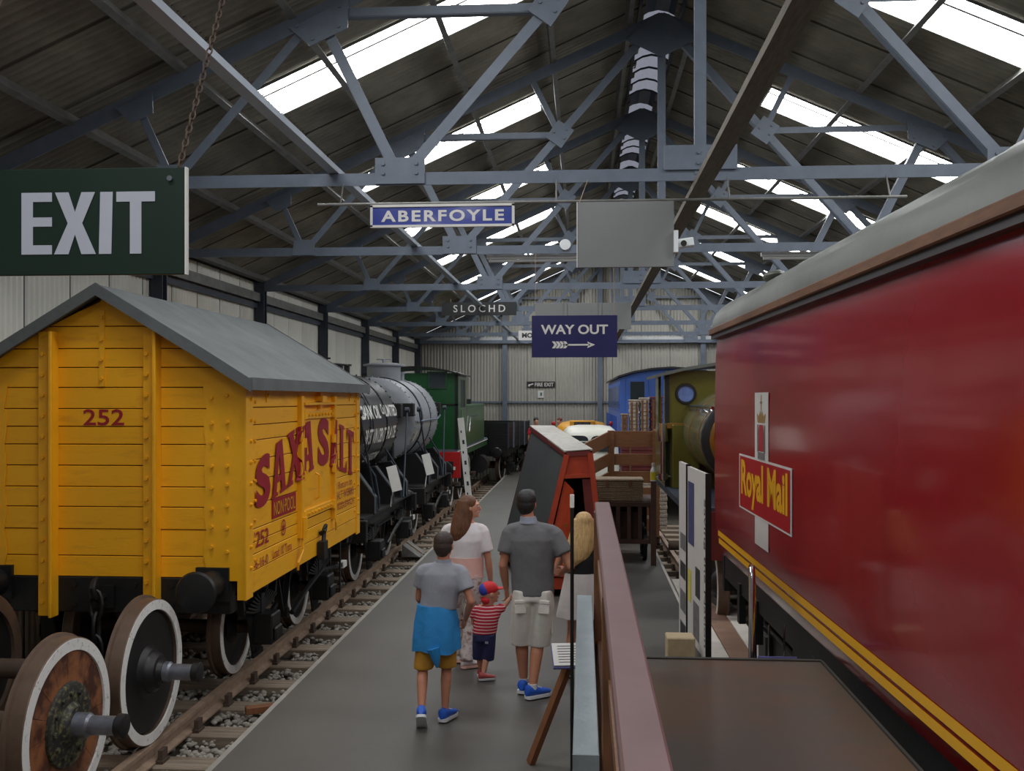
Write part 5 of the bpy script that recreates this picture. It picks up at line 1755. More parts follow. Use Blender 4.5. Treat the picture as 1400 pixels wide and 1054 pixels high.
b = B(); b.box(-.004, .005, -.008, 0, .0, .61); b.build('edge_batten', 'board_white', gs)
wo = thing('way_out_sign', 'navy WAY OUT sign with a white feathered arrow pointing to the right', 'sign', (-.72, 13.9, 3.15))
sign_board(wo, 1.20, .59, 'navy')
lettering(wo, 'WAY OUT', .13, .325, .94, .135, 'board_white', .025, -.004)
t = F()
t.add([(.44, -.004, .165), (.82, -.004, .165), (.82, -.004, .188), (.44, -.004, .188)], [(0, 1, 2, 3)])
t.add([(.89, -.004, .177), (.78, -.004, .222), (.80, -.004, .177), (.78, -.004, .130)], [(0, 1, 2, 3)])
for k in range(4):
    x = .285 + k * .052
    t.add([(x, -.004, .225), (x + .04, -.004, .225), (x + .075, -.004, .177), (x + .035, -.004, .177)], [(3, 2, 1, 0)])
    t.add([(x, -.004, .128), (x + .04, -.004, .128), (x + .075, -.004, .177), (x + .035, -.004, .177)], [(0, 1, 2, 3)])
t.build('arrow', 'board_white', wo, label='white feathered arrow')
for x in (.05, 1.15): wire(wo, [(x, .01, .59), (x, .06, 1.53)])
g2 = thing('blank_board', 'grey blank board hanging higher behind the WAY OUT sign', 'board', (-.90, 18.6, 3.87))
sign_board(g2, 1.80, .50, 'sign_blank')
for k in range(2):
    b = B(); b.box(.55 + k * .65, .60 + k * .65, -.02, 0, 0, .5); b.build('batten', 'sign_blank', g2)
for x in (.1, 1.7): wire(g2, [(x, .01, .5), (x, -.08, .80)])
sg_ = thing('station_sign', 'black SLOCHD station sign with spaced white letters', 'sign', (-3.30, 23.0, 4.52))
sign_board(sg_, 1.75, .31, 'sign_black')
lettering(sg_, 'SLOCHD', .27, .075, 1.22, .17, 'board_white', .01, -.004, 1.5)
for x in (.2, 1.5): wire(sg_, [(x, .01, .31), (x, .1, .40)])
mo = thing('station_sign', 'small white sign with black letters MO, partly behind the WAY OUT sign', 'sign', (-1.80, 27.55, 4.20))
sign_board(mo, 1.2, .27, 'board_white')
lettering(mo, 'MO', .10, .07, .30, .14, 'print_dark', .04, -.004)
for x in (.1, 1.1): wire(mo, [(x, .01, .27), (x, .1, .44)])
fe = thing('fire_exit_sign', 'black FIRE EXIT sign with a white arrow on the end wall', 'sign', (-2.09, 36.765, 2.98))
sign_board(fe, 1.05, .23, 'sign_black')
lettering(fe, 'FIRE EXIT', .30, .045, .70, .14, 'board_white', .02, -.004)
t = F(); t.add([(.05, -.004, .06), (.10, -.004, .035), (.13, -.004, .085), (.25, -.004, .125), (.235, -.004, .165), (.11, -.004, .125), (.07, -.004, .13)], [(0, 1, 2, 3, 4, 5, 6)]); t.build('arrow', 'board_white', fe)
pg = thing('running_man_sign', 'small pale green pictogram sign below the FIRE EXIT sign', 'sign', (-1.68, 36.765, 2.60))
sign_board(pg, .22, .27, 'board_white')
b = B(); b.box(.09, .16, -.006, 0, .08, .2); b.build('pictogram', mat('pictogram_green', (60, 110, 104), .5), pg)

# lamps, camera
def tube_lamp(x0, x1, y, z, label):
    t_ = thing('fluorescent_lamp', label, 'lamp', (x0, y, z), 0, 'strip lamps under the roof trusses')
    w = x1 - x0
    b = B(); b.box(0, w, -.04, .04, .02, .08); b.build('lamp_body', 'tube_light', t_, bevel=.006)
    b = B(); b.cyl((.03, 0, -.005), (w - .03, 0, -.005), .02, n=12); b.build('lamp_tube', 'tube_light', t_, smooth=True)
    for x in (.1, w - .1):
        b = B(); b.box(x - .01, x + .01, -.015, .015, .08, ZT - z - .06 if ZT - z > .2 else .22); b.build('lamp_bracket', 'steel', t_)
tube_lamp(-1.38, 1.3, 14.12, 4.55, 'long strip lamp fixed to the truss behind the grey square board')
tube_lamp(2.5, 4.6, 14.12, 4.55, 'long strip lamp on the truss above the mail coach roof')
sp = thing('spot_lamp', 'small round white lamp next to the grey square board', 'lamp', (-.25, 14.0, 4.74))
b = B(); b.lathe([(0, .03), (.02, .07), (.06, .08), (.08, .075), (.085, .01)], (0, 0, 0), (0, -1, 0), n=20); b.build('lamp_head', 'tube_light', sp, smooth=True)
b = B(); b.cyl((0, 0, 0), (.2, .0, -.02), .012, n=8); b.build('lamp_arm', 'steel', sp)
cc = thing('security_camera', 'small white box camera mounted at the edge of the grey square board', 'camera', (.875, 9.27, 3.98))
b = B(); b.cbox((.07, -.04, .03), (.15, .09, .08), Matrix.Rotation(radians(-8), 3, 'Y')); b.build('camera_housing', 'tube_light', cc, bevel=.008)
b = B(); b.cyl((.05, -.09, .02), (.05, -.10, .02), .028, n=14); b.build('camera_lens', 'rubber', cc)
b = B(); b.box(-.04, 0, -.10, .02, -.06, .14); b.build('camera_bracket', 'tube_light', cc)

# ------------------------------------------------------------------ people
def fused(b, name, m, parent, voxel=.010, smooth=4, label=None, factor=.5):
    """one continuous surface grown round the collected volumes"""
    me = bpy.data.meshes.new(name)
    me.from_pydata([tuple(v) for v in b.v], [], b.f)
    bm = bmesh.new(); bm.from_mesh(me)
    bmesh.ops.recalc_face_normals(bm, faces=bm.faces); bm.to_mesh(me); bm.free()
    o = bpy.data.objects.new(name, me); COL.objects.link(o)
    md = o.modifiers.new('r', 'REMESH'); md.mode = 'VOXEL'; md.voxel_size = voxel
    if smooth:
        s = o.modifiers.new('s', 'SMOOTH'); s.iterations = smooth; s.factor = factor
    dg = bpy.context.evaluated_depsgraph_get()
    new = bpy.data.meshes.new_from_object(o.evaluated_get(dg))
    bpy.data.objects.remove(o)
    new.name = name
    for p in new.polygons: p.use_smooth = True
    new.materials.clear(); new.materials.append(M[m])
    return link(name, new, parent, label)

def caps(b, p0, p1, r0, r1, n=14):
    p0, p1 = Vector(p0), Vector(p1)
    d = p1 - p0
    if d.length < 1e-5: return
    q = d.to_track_quat('Z', 'Y').to_matrix()
    a, c = q @ Vector((1, 0, 0)), q @ Vector((0, 1, 0))
    dn = d.normalized()
    rings = []
    for k in range(1, 6):
        t = pi / 2 * (1 - k / 5.0); rings.append((p0 - dn * r0 * sin(t), r0 * cos(t)))
    for k in range(0, 5):
        t = pi / 2 * (k / 5.0); rings.append((p1 + dn * r1 * sin(t), r1 * cos(t)))
    b.loft([[c0 + (a * cos(2 * pi * i / n) + c * sin(2 * pi * i / n)) * max(r, .0015) for i in range(n)] for c0, r in rings])

def ovals(rings, n=26):
    return [[(cx + rx * cos(2 * pi * i / n), cy + ry * sin(2 * pi * i / n), z) for i in range(n)] for z, cx, cy, rx, ry in rings]

def hand(b, wrist, d, inward, s=1.0, curl=.5):
    """palm, four bent fingers of unequal length and a thumb leaving the side of the palm"""
    w = Vector(wrist); d = Vector(d).normalized()
    side = Vector(inward); side = (side - d * side.dot(d)).normalized()      # towards the thumb
    nrm = d.cross(side).normalized()
    pc = w + d * .045 * s
    caps(b, w + d * .012 * s, w + d * .075 * s, .021 * s, .022 * s)
    for k in range(4):
        off = side * ((1.5 - k) * .0185 * s)
        caps(b, w + d * .02 * s + off * .6, w + d * .082 * s + off, .015 * s, .0115 * s, 8)
        L = (.040, .046, .043, .033)[k] * s
        k0 = w + d * .082 * s + off
        bend = curl * (.9 + .08 * k)
        d1 = (d * cos(bend) - nrm * sin(bend)).normalized(); d2 = (d * cos(bend * 2.1) - nrm * sin(bend * 2.1)).normalized()
        k1 = k0 + d1 * L; k2 = k1 + d2 * L * .75
        caps(b, k0, k1, .0100 * s, .0090 * s, 8); caps(b, k1, k2, .0088 * s, .0072 * s, 8)
    t0 = w + d * .028 * s + side * .020 * s
    t1 = t0 + (d * .62 + side * .62 - nrm * .35).normalized() * .042 * s
    t2 = t1 + (d * .9 + side * .1 - nrm * .3).normalized() * .034 * s
    caps(b, t0, t1, .0135 * s, .0105 * s, 8); caps(b, t1, t2, .0105 * s, .0082 * s, 8)

def shoe(root, ankle, yaw, pitch, s, upper, solem, low=False):
    a = Vector(ankle)
    R = Matrix.Rotation(yaw, 3, 'Z') @ Matrix.Rotation(pitch, 3, 'X')
    b = B()
    def tr(p): return a + R @ (Vector(p) * s)
    secs = [(-.070, .020, .030, .055), (-.055, .040, .030, .075), (-.02, .043, .028, .078), (.03, .043, .020, .062), (.08, .046, .012, .045), (.13, .047, .006, .034), (.165, .040, .002, .024), (.185, .018, .0, .014)]
    rings = []
    for y, hw, zc_, hh in secs:
        hh = hh * (.72 if low else 1)
        rings.append([tr((hw * cos(2 * pi * i / 16), y, -.055 + hh * .5 + hh * .62 * sin(2 * pi * i / 16))) for i in range(16)])
    b.loft(rings); o = b.build('shoe', upper, root, smooth=True)
    b = B(); rings = []
    for y, hw, _, _ in secs:
        rings.append([tr(p) for p in ((-hw * 1.06, y, -.085), (hw * 1.06, y, -.085), (hw * 1.08, y, -.060), (-hw * 1.08, y, -.060))])
    b.loft(rings); b.build('sole', solem, o, smooth=True, sharp=60)
    if not low:
        b = B()
        for k in range(3):
            y = .025 + k * .024
            b.bar(tr((-.03, y, .012 - k * .009)), tr((.03, y, .012 - k * .009)), .008 * s, .006 * s)
        b.build('laces', solem, o)
    return o

def head(b, c, yaw, s, tilt=0.0):
    R = Matrix.Rotation(yaw, 3, 'Z') @ Matrix.Rotation(tilt, 3, 'X')
    c = Vector(c)
    def P(x, y, z): return c + R @ (Vector((x, y, z)) * s)
    b.ell(c, (.074 * s, .094 * s, .105 * s), R)
    b.ell(P(0, -.02, .02), (.076 * s, .085 * s, .088 * s), R)
    b.ell(P(0, .032, -.062), (.052 * s, .056 * s, .052 * s), R)            # jaw
    caps(b, P(0, .092, .008), P(0, .108, -.022), .010 * s, .014 * s, 8)      # nose
    caps(b, P(-.02, .086, -.052), P(.02, .086, -.052), .010 * s, .010 * s, 8)   # mouth
    b.ell(P(0, .076, -.092), (.022 * s, .02 * s, .018 * s), R)
    for x in (-1, 1):
        b.ell(P(x * .076, -.005, -.012), (.012 * s, .022 * s, .032 * s), R @ Matrix.Rotation(.3 * x, 3, 'Z'))
        caps(b, P(x * .018, .088, .030), P(x * .048, .078, .030), .010 * s, .009 * s, 8)   # brow
    return P, R

def face(root, P, R, s):
    for x in (-1, 1):
        b = B(); b.ell(P(x * .032, .083, .010), (.013 * s, .010 * s, .009 * s), R); e = b.build('eye', 'white', root, smooth=True)
        b = B(); b.ell(P(x * .032, .091, .010), (.0055 * s, .004 * s, .0055 * s), R); b.build('pupil', 'hair_black', e, smooth=True)
    b = B(); b.ell(P(0, .097, -.052), (.024 * s, .006 * s, .007 * s), R); b.build('mouth', mat('lips_%d' % len(MATS), (170, 88, 84), .5), root, smooth=True)

def body(root, j, s, skin, hs=1.0, thin=1.0, hands=('L', 'R'), curl=(.5, .5), thumb=None, yaw=0.0, tilt=0.0, voxel=.0075):
    b = B(); k = thin
    P, R = head(b, j['head'], yaw, hs, tilt)
    caps(b, Vector(j['head']) + Vector((0, -.015, -.05)) * hs, j['neck'], .052 * hs, .056 * hs)
    caps(b, Vector(j['neck']) + Vector((0, 0, -.02)), Vector(j['chest']), .075 * k * s, .125 * k * s)
    for sd in 'LR':
        sh, el, wr = j['sh' + sd], j['el' + sd], j['wr' + sd]
        caps(b, Vector(j['neck']) + Vector((0, 0, -.045)) * s, sh, .05 * k * s, .052 * k * s)
        caps(b, Vector(j['chest']), sh, .10 * k * s, .05 * k * s)
        caps(b, sh, el, .050 * k * s, .038 * k * s)
        caps(b, el, Vector(el).lerp(Vector(wr), .35), .038 * k * s, .039 * k * s)
        caps(b, Vector(el).lerp(Vector(wr), .35), wr, .039 * k * s, .025 * k * s)
        hd = Vector(wr) - Vector(el)
        th = Vector((0, 1, 0)) if thumb is None else Vector(thumb['LR'.index(sd)])
        hand(b, wr, j.get('hd' + sd, hd), th, hs * .98, curl['LR'.index(sd)])
        hp_, kn, an = j['hp' + sd], j['kn' + sd], j['an' + sd]
        caps(b, hp_, kn, .085 * k * s, .056 * k * s)
        caps(b, kn, Vector(kn).lerp(Vector(an), .3) + Vector((0, -.012, 0)) * s, .054 * k * s, .057 * k * s)
        caps(b, Vector(kn).lerp(Vector(an), .3) + Vector((0, -.012, 0)) * s, an, .057 * k * s, .034 * k * s)
        f = j.get('ft' + sd)
        if f: caps(b, an, f, .034 * s, .026 * s)
    caps(b, j['chest'], j['pelvis'], .128 * k * s, .115 * k * s)
    caps(b, j['hpL'], j['hpR'], .095 * k * s, .095 * k * s)
    o = fused(b, 'body', skin, root, voxel, 3)
    face(root, P, R, hs)
    return P, R

def sleeve(b, sh, el, t, r0, r1, neck=None):
    sh, el = Vector(sh), Vector(el)
    d = (el - sh).normalized()
    r0 *= .93
    sh = sh + Vector((0, 0, -.008))
    caps(b, sh, sh + d * .04, r0 * .92, r0)
    if neck is not None:
        n_ = Vector(neck)
        caps(b, n_ + Vector((0, 0, -.062)), sh.lerp(n_, .12) + Vector((0, 0, .002)), r0 * .98, r0 * .90)
        caps(b, n_ + Vector((0, 0, -.10)), sh.lerp(n_, .12) + Vector((0, 0, -.05)), r0, r0 * .95)
    b.cyl(sh, sh.lerp(el, t), r0, r1, n=18)

# the man
def P3(px, py, cx, gy, sc): return ((px - cx) / sc, (gy - py) / sc)
man = thing('person', 'dark-haired person in a charcoal polo shirt and pale shorts, holding the hand of a toddler', 'person', (-.43, 8.5, 0))
j = dict(head=(-.055, .03, 1.665), neck=(-.04, .0, 1.52), chest=(-.01, 0, 1.26), pelvis=(0, 0, .98),
         shL=(-.195, 0, 1.425), elL=(-.255, -.03, 1.135), wrL=(-.235, .05, .925), shR=(.185, .0, 1.415), elR=(.325, -.07, 1.14), wrR=(.26, .16, 1.06),
         hpL=(-.09, 0, .92), knL=(-.105, .09, .50), anL=(-.085, .10, .10), hpR=(.09, 0, .92), knR=(.045, .05, .50), anR=(.0, -.07, .10))
P_, R_ = body(man, j, 1.0, 'skin_tan', 1.0, thumb=[(.3, 1, 0), (0, .3, 1)], curl=(.55, .7), yaw=radians(-14))
b = B()
b.loft(ovals([(.885, .0, .0, .182, .142), (.93, 0, 0, .184, .142), (1.08, -.005, 0, .186, .140), (1.25, -.01, 0, .205, .142), (1.36, -.01, -.005, .215, .132), (1.44, -.012, -.0, .17, .105), (1.49, -.03, .0, .085, .08), (1.535, -.04, .0, .068, .068)]))
sleeve(b, j['shL'], j['elL'], .62, .078, .080, j['neck']); sleeve(b, j['shR'], j['elR'], .62, .078, .080, j['neck'])
fused(b, 'polo_shirt', 'polo', man, .010, 3)
b = B(); b.loft(ovals([(1.505, -.036, .0, .078, .078), (1.555, -.042, .0, .068, .068)])); b.loft(ovals([(1.50, -.036, .0, .084, .084), (1.515, -.036, 0, .08, .08)]))
b.build('collar', 'polo_collar', man, smooth=True, label='pale collar')
b = B()
b.loft(ovals([(.84, 0, 0, .178, .14), (.95, 0, 0, .176, .136)]))
for sd, x, kx, ky in (('L', -.085, -.105, .085), ('R', .085, .055, .055)):
    b.loft(ovals([(.93, x, 0, .092, .128), (.80, x, .0, .100, .128), (.60, x * .5 + kx * .5, ky * .5, .098, .115), (.435, kx, ky * .9, .094, .10)]))
fused(b, 'shorts', 'shorts', man, .010, 3)
for x in (-.10, .10):
    rz_ = Matrix.Rotation(radians(-22 if x > 0 else 22), 3, 'Z')
    b = B(); b.cbox((x, -.128, .80), (.10, .02, .11), Matrix.Rotation(radians(-3), 3, 'X') @ rz_); pk = b.build('pocket', 'shorts', man, bevel=.004)
    b = B(); b.cbox((x, -.131, .845), (.105, .022, .03), rz_); b.build('pocket_flap', 'shorts', pk, bevel=.004)
b = B(); b.cbox((.165, .02, .62), (.012, .10, .14)); b.build('pocket', 'shorts', man, bevel=.004)
b = B(); hc = Vector(j['head'])
b.ell(P_(0, -.016, .034), (.087, .096, .092), R_); b.ell(P_(0, -.030, -.006), (.084, .080, .088), R_); b.ell(P_(0, -.044, -.055), (.062, .050, .045), R_); b.ell(P_(0, .05, .085), (.06, .05, .035), R_)
fused(b, 'hair', 'hair_black', man, .008, 2)
shoe(man, j['anL'], radians(-16), 0, 1.0, 'shoe_blue', 'sole'); shoe(man, j['anR'], radians(-52), 0, 1.0, 'shoe_blue', 'sole')
b = B()
for k in 'LR': b.cyl(Vector(j['an' + k]) + Vector((0, 0, -.01)), Vector(j['an' + k]) + Vector((0, 0, .035)), .042, .041, n=16)
b.build('socks', 'sole', man, smooth=True)

# the boy
boy = thing('person', 'boy in grey polo shirt, mustard shorts, blue jacket tied round the waist', 'person', (-1.165, 7.8, 0))
q = .86
j = dict(head=(.06, .01, 1.405), neck=(.055, 0, 1.275), chest=(.045, 0, 1.06), pelvis=(.0, 0, .84),
         shL=(-.105, 0, 1.20), elL=(-.150, .05, .97), wrL=(-.10, .22, .84), shR=(.195, 0, 1.195), elR=(.285, -.06, .97), wrR=(.225, .07, .80),
         hpL=(-.075, 0, .78), knL=(-.105, -.02, .42), anL=(-.085, -.20, .145), hpR=(.075, 0, .78), knR=(.075, .06, .43), anR=(.07, .0, .09))
P_, R_ = body(boy, j, q, 'skin_tan', .93, thin=.9, thumb=[(0, .3, 1), (0, .5, 1)], curl=(.6, .9), yaw=radians(-12))
b = B()
b.loft(ovals([(.90, .015, 0, .152, .118), (1.0, .03, 0, .152, .116), (1.10, .045, 0, .165, .116), (1.18, .045, 0, .168, .104), (1.235, .05, 0, .11, .08), (1.275, .055, 0, .066, .064)]))
sleeve(b, j['shL'], j['elL'], .55, .066, .064, j['neck']); sleeve(b, j['shR'], j['elR'], .60, .068, .068, j['neck'])
fused(b, 'polo_shirt', 'grey_tee', boy, .009, 3)
b = B(); b.loft(ovals([(1.258, .055, 0, .068, .068), (1.295, .057, 0, .059, .060)])); b.build('collar', 'polo_collar', boy, smooth=True, label='grey-blue collar')
b = B()
n = 30; rings = []
for z, rx, ry, w in ((.935, .152, .122, .0), (.90, .158, .130, .004), (.80, .176, .146, .009), (.66, .186, .155, .012), (.575, .190, .158, .012)):
    rings.append([(.0 + (rx + w * cos(7 * 2 * pi * i / n)) * cos(2 * pi * i / n), (ry + w * cos(7 * 2 * pi * i / n)) * sin(2 * pi * i / n), z + (.012 * cos(3 * 2 * pi * i / n) if z < .6 else 0)) for i in range(n)])
b.loft(rings); jk = b.build('tied_jacket', 'jacket_blue', boy, smooth=True, sharp=70, label='blue jacket tied round the waist')
b = B(); b.tube([(.0, -.152, .62), (.02, -.155, .54), (.03, -.14, .47)], [.05, .035, .012], n=10); b.build('jacket_sleeve', 'jacket_blue', jk, smooth=True)
b = B()
b.loft(ovals([(.72, 0, 0, .148, .118), (.86, 0, 0, .142, .112)]))
for x, kx, ky in ((-.078, -.10, -.015), (.078, .076, .05)):
    b.loft(ovals([(.80, x, 0, .078, .105), (.6, x, ky * .5, .084, .098), (.425, kx, ky, .080, .084)]))
fused(b, 'shorts', 'mustard', boy, .009, 3)
b = B(); b.ell(P_(0, -.014, .034), (.085 * .93, .094 * .93, .088 * .93), R_); b.ell(P_(0, -.030, -.006), (.083 * .93, .080 * .93, .086 * .93), R_); b.ell(P_(0, -.044, -.055), (.060 * .93, .05 * .93, .045 * .93), R_)
fused(b, 'hair', 'hair_dark', boy, .007, 2)
shoe(boy, j['anL'], radians(6), radians(-42), .90, 'shoe_blue', 'sole'); shoe(boy, j['anR'], radians(-22), 0, .90, 'shoe_blue', 'sole')

# the woman
wm = thing('person', 'woman with long brown hair, white top and floral trousers, face turned to the side', 'person', (-1.13, 9.4, 0))
j = dict(head=(.05, .0, 1.535), neck=(.03, -.01, 1.40), chest=(.02, 0, 1.18), pelvis=(.0, 0, .94),
         shL=(-.165, .0, 1.315), elL=(-.22, .05, 1.07), wrL=(-.16, .25, .95), shR=(.17, 0, 1.315), elR=(.225, .0, 1.04), wrR=(.245, .06, .82),
         hpL=(-.085, 0, .88), knL=(-.09, .12, .48), anL=(-.06, .16, .09), hpR=(.09, 0, .88), knR=(.06, .02, .47), anR=(.03, -.05, .085))
P_, R_ = body(wm, j, .95, 'skin', .95, thin=.95, thumb=[(.2, .3, 1), (0, 1, .2)], curl=(.5, .5), yaw=radians(-82))
b = B()
b.loft(ovals([(1.02, .005, 0, .168, .13), (1.12, .01, 0, .172, .13), (1.22, .015, 0, .185, .135), (1.30, .01, 0, .182, .115), (1.35, .015, -.005, .13, .09), (1.385, .025, -.01, .08, .07)]))
sleeve(b, j['shL'], j['elL'], .72, .066, .066, j['neck']); sleeve(b, j['shR'], j['elR'], .74, .068, .070, j['neck'])
fused(b, 'top', 'white_tee', wm, .010, 3, label='white short-sleeved top')
b = B(); b.loft(ovals([(.87, .0, 0, .186, .150), (.93, 0, 0, .182, .142), (1.0, .005, 0, .176, .136), (1.06, .005, 0, .174, .135)])); b.build('under_top', 'pink', wm, smooth=True, label='pink top showing below the white one')
b = B()
b.loft(ovals([(.80, 0, 0, .172, .14), (.90, 0, 0, .168, .135)]))
for sx_, hx, kn, an in ((-1, -.085, j['knL'], j['anL']), (1, .085, j['knR'], j['anR'])):
    b.loft(ovals([(.90, hx, 0, .088, .125), (.74, hx, kn[1] * .25, .094, .125), (.48, kn[0], kn[1], .078, .088), (.25, (kn[0] + an[0]) / 2, (kn[1] + an[1]) / 2, .076, .08), (.09, an[0], an[1], .073, .076)]))
fused(b, 'trousers', 'floral', wm, .009, 3)
b = B()
b.ell(P_(0, -.02, .034), (.088 * .95, .096 * .95, .09 * .95), R_)
b.loft([[(P_(0, 0, 0).x - .035 + (p[3] + .006 * cos(4 * 2 * pi * i / 20)) * cos(2 * pi * i / 20) + p[1], p[2] + p[4] * sin(2 * pi * i / 20), p[0]) for i in range(20)] for p in
        ((1.60, .0, -.0, .078, .086), (1.52, -.012, -.02, .086, .086), (1.44, -.03, -.05, .092, .070), (1.36, -.045, -.08, .090, .055), (1.29, -.06, -.098, .080, .042), (1.235, -.07, -.10, .055, .028), (1.215, -.075, -.10, .03, .015))])
fused(b, 'hair', 'hair_brown', wm, .008, 2, label='long straight brown hair')
shoe(wm, j['anL'], radians(-10), 0, .88, 'white_tee', 'pink', True); shoe(wm, j['anR'], radians(-58), 0, .88, 'white_tee', 'pink', True)

# the toddler
td = thing('person', 'toddler in a red and blue cap, striped red top and navy shorts', 'person', (-.90, 9.0, 0))
j = dict(head=(.05, .0, .795), neck=(.035, 0, .70), chest=(.025, 0, .57), pelvis=(.0, 0, .42),
         shL=(-.075, .0, .645), elL=(-.11, .03, .52), wrL=(-.08, .12, .44), shR=(.125, 0, .645), elR=(.185, .03, .67), wrR=(.245, .02, .755),
         hpL=(-.048, 0, .40), knL=(-.055, .05, .235), anL=(-.04, .07, .065), hpR=(.048, 0, .40), knR=(.025, .01, .23), anR=(-.005, -.06, .065))
P_, R_ = body(td, j, .56, 'skin', .84, thin=1.0, thumb=[(0, .3, 1), (0, 1, 0)], curl=(.5, .6), yaw=radians(-62), voxel=.006)
b = B()
b.loft(ovals([(.425, .0, 0, .112, .092), (.50, .012, 0, .112, .092), (.58, .025, 0, .112, .088), (.65, .027, 0, .095, .07), (.685, .033, 0, .055, .052)]))
sleeve(b, j['shL'], j['elL'], .65, .042, .043, j['neck']); sleeve(b, j['shR'], j['elR'], .65, .042, .044, j['neck'])
fused(b, 'striped_top', 'stripes', td, .007, 3)
b = B()
b.loft(ovals([(.36, 0, 0, .106, .09), (.44, 0, 0, .105, .088)]))
for x, kx, ky in ((-.05, -.055, .045), (.05, .028, .008)):
    b.loft(ovals([(.42, x, 0, .058, .082), (.30, (x + kx) / 2, ky * .6, .062, .074), (.175, kx, ky + .01, .060, .064)]))
fused(b, 'shorts', 'navy_cloth', td, .007, 3)
b = B(); b.cbox((.03, -.095, .36), (.03, .004, .02)); b.build('label_patch', 'polo_collar', td)
hs = .84
b = B(); b.ell(P_(0, -.012, .044), (.088 * hs, .104 * hs, .082 * hs), R_); b.ell(P_(0, .10, .042), (.07 * hs, .07 * hs, .012 * hs), R_)
cap = fused(b, 'cap', 'cap_red', td, .007, 2, label='red cap with a blue back panel')
b = B(); b.ell(P_(-.004, -.050, .036), (.080 * hs, .074 * hs, .076 * hs), R_); fused(b, 'cap_back', 'cap_blue', cap, .007, 2, label='blue back panel')
b = B(); b.ell(P_(0, -.05, -.075), (.066 * hs, .052 * hs, .05 * hs), R_); fused(b, 'neck_flap', 'cap_red', cap, .007, 2)
shoe(td, j['anL'], radians(-15), 0, .62, 'shoe_red', 'sole'); shoe(td, j['anR'], radians(-68), 0, .62, 'shoe_red', 'sole')

# the blonde woman
gl = thing('person', 'blonde woman in a black top and short white skirt, partly behind the handrail', 'person', (.0, 9.15, 0))
j = dict(head=(.005, .0, 1.415), neck=(-.005, -.01, 1.285), chest=(-.02, .0, 1.08), pelvis=(-.01, 0, .86),
         shL=(-.165, .02, 1.21), elL=(-.245, .08, .99), wrL=(-.10, .22, .93), shR=(.145, 0, 1.21), elR=(.21, .03, .97), wrR=(.20, .16, .80),
         hpL=(-.08, 0, .80), knL=(-.10, .04, .43), anL=(-.135, -.02, .09), hpR=(.08, 0, .80), knR=(.07, .10, .43), anR=(.06, .12, .09))
P_, R_ = body(gl, j, .88, 'skin', .92, thin=.92, thumb=[(0, .5, 1), (0, 1, 0)], curl=(.5, .5), yaw=radians(10))
b = B()
b.loft(ovals([(.93, -.012, 0, .152, .118), (1.0, -.015, 0, .152, .116), (1.10, -.02, 0, .165, .122), (1.18, -.02, 0, .155, .10), (1.23, -.01, 0, .10, .08)]))
fused(b, 'black_top', 'black_cloth', gl, .009, 3)
n = 30; b = B(); rings = []
for z, rx, ry, w in ((.965, .150, .120, 0), (.90, .165, .135, .003), (.78, .19, .16, .008), (.66, .215, .185, .012), (.565, .232, .20, .014)):
    rings.append([(-.015 + (rx + w * cos(9 * 2 * pi * i / n)) * cos(2 * pi * i / n), (ry + w * cos(9 * 2 * pi * i / n)) * sin(2 * pi * i / n), z) for i in range(n)])
b.loft(rings); b.build('skirt', 'skirt', gl, smooth=True, sharp=70)
b = B(); b.ell(P_(0, -.018, .034), (.092 * .92, .100 * .92, .092 * .92), R_)
b.loft([[(.005 + p[1] + (p[3] + .006 * cos(5 * 2 * pi * i / 22)) * cos(2 * pi * i / 22), p[2] + p[4] * sin(2 * pi * i / 22), p[0]) for i in range(22)] for p in
        ((1.46, 0, -.01, .096, .09), (1.38, -.005, -.03, .112, .082), (1.28, -.02, -.06, .128, .070), (1.18, -.05, -.085, .135, .056), (1.10, -.085, -.10, .115, .042), (1.04, -.12, -.10, .065, .024))])
fused(b, 'hair', 'hair_blonde', gl, .008, 2, label='long loose blonde hair')
shoe(gl, j['anL'], radians(8), 0, .85, 'shoe_blue', 'sole', True); shoe(gl, j['anR'], radians(-8), 0, .85, 'shoe_blue', 'sole', True)

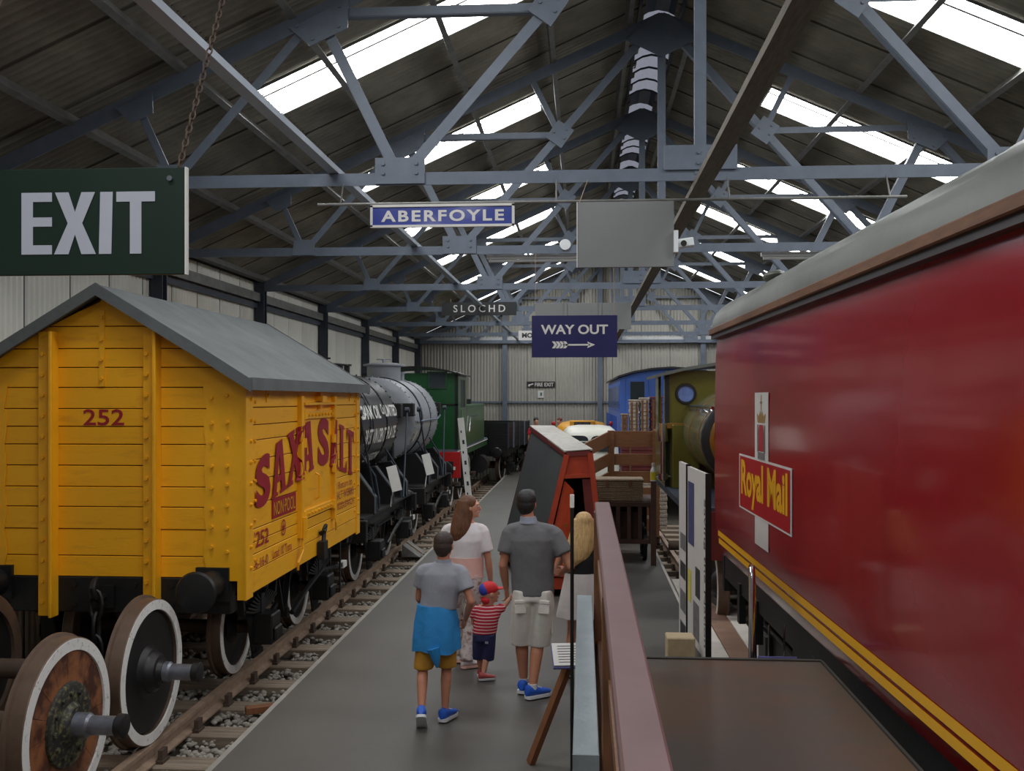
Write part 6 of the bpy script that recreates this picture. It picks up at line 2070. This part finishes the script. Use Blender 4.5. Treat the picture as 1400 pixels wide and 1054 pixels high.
# two visitors far off by the end wall
def far_person(label, x, y, s, shirt, cap_m, yaw):
    p = thing('person', label, 'person', (x, y, 0))
    j = dict(head=(0, .0, 1.69 * s), neck=(0, 0, 1.53 * s), chest=(0, 0, 1.27 * s), pelvis=(0, 0, .98 * s),
             shL=(-.19 * s, 0, 1.43 * s), elL=(-.24 * s, .0, 1.14 * s), wrL=(-.22 * s, .08 * s, .9 * s), shR=(.19 * s, 0, 1.43 * s), elR=(.24 * s, 0, 1.14 * s), wrR=(.22 * s, .08 * s, .9 * s),
             hpL=(-.09 * s, 0, .92 * s), knL=(-.1 * s, .03 * s, .5 * s), anL=(-.1 * s, 0, .09 * s), hpR=(.09 * s, 0, .92 * s), knR=(.1 * s, .03 * s, .5 * s), anR=(.1 * s, 0, .09 * s))
    P_, R_ = body(p, j, s, 'skin', s, yaw=yaw, voxel=.012)
    b = B(); b.loft(ovals([(.92 * s, 0, 0, .18 * s, .13 * s), (1.1 * s, 0, 0, .18 * s, .13 * s), (1.3 * s, 0, 0, .205 * s, .135 * s), (1.42 * s, 0, 0, .18 * s, .11 * s), (1.50 * s, 0, 0, .08 * s, .07 * s)]))
    sleeve(b, j['shL'], j['elL'], .6, .075 * s, .075 * s, j['neck']); sleeve(b, j['shR'], j['elR'], .6, .075 * s, .075 * s, j['neck'])
    fused(b, 'shirt', shirt, p, .014, 2)
    b = B()
    for x_ in (-.09, .09): b.loft(ovals([(.95 * s, x_ * s, 0, .09 * s, .125 * s), (.5 * s, x_ * 1.1 * s, .03 * s, .085 * s, .09 * s), (.10 * s, x_ * 1.1 * s, 0, .07 * s, .07 * s)]))
    fused(b, 'trousers', 'dark_cloth', p, .014, 2)
    b = B(); b.ell(P_(0, -.01, .045), (.088 * s, .10 * s, .085 * s), R_); fused(b, 'hair', cap_m, p, .012, 1)
    for k in 'LR': shoe(p, j['an' + k], 0, 0, s, 'rubber', 'rubber', True)
far_person('distant person in a red shirt and dark cap near the end wall', -1.62, 34.2, 1.06, 'red_cloth', 'hair_black', radians(200))
far_person('distant person with reddish hair behind the yellow vehicle', -.82, 34.6, 1.05, 'dark_cloth', 'hut_trim', radians(150))
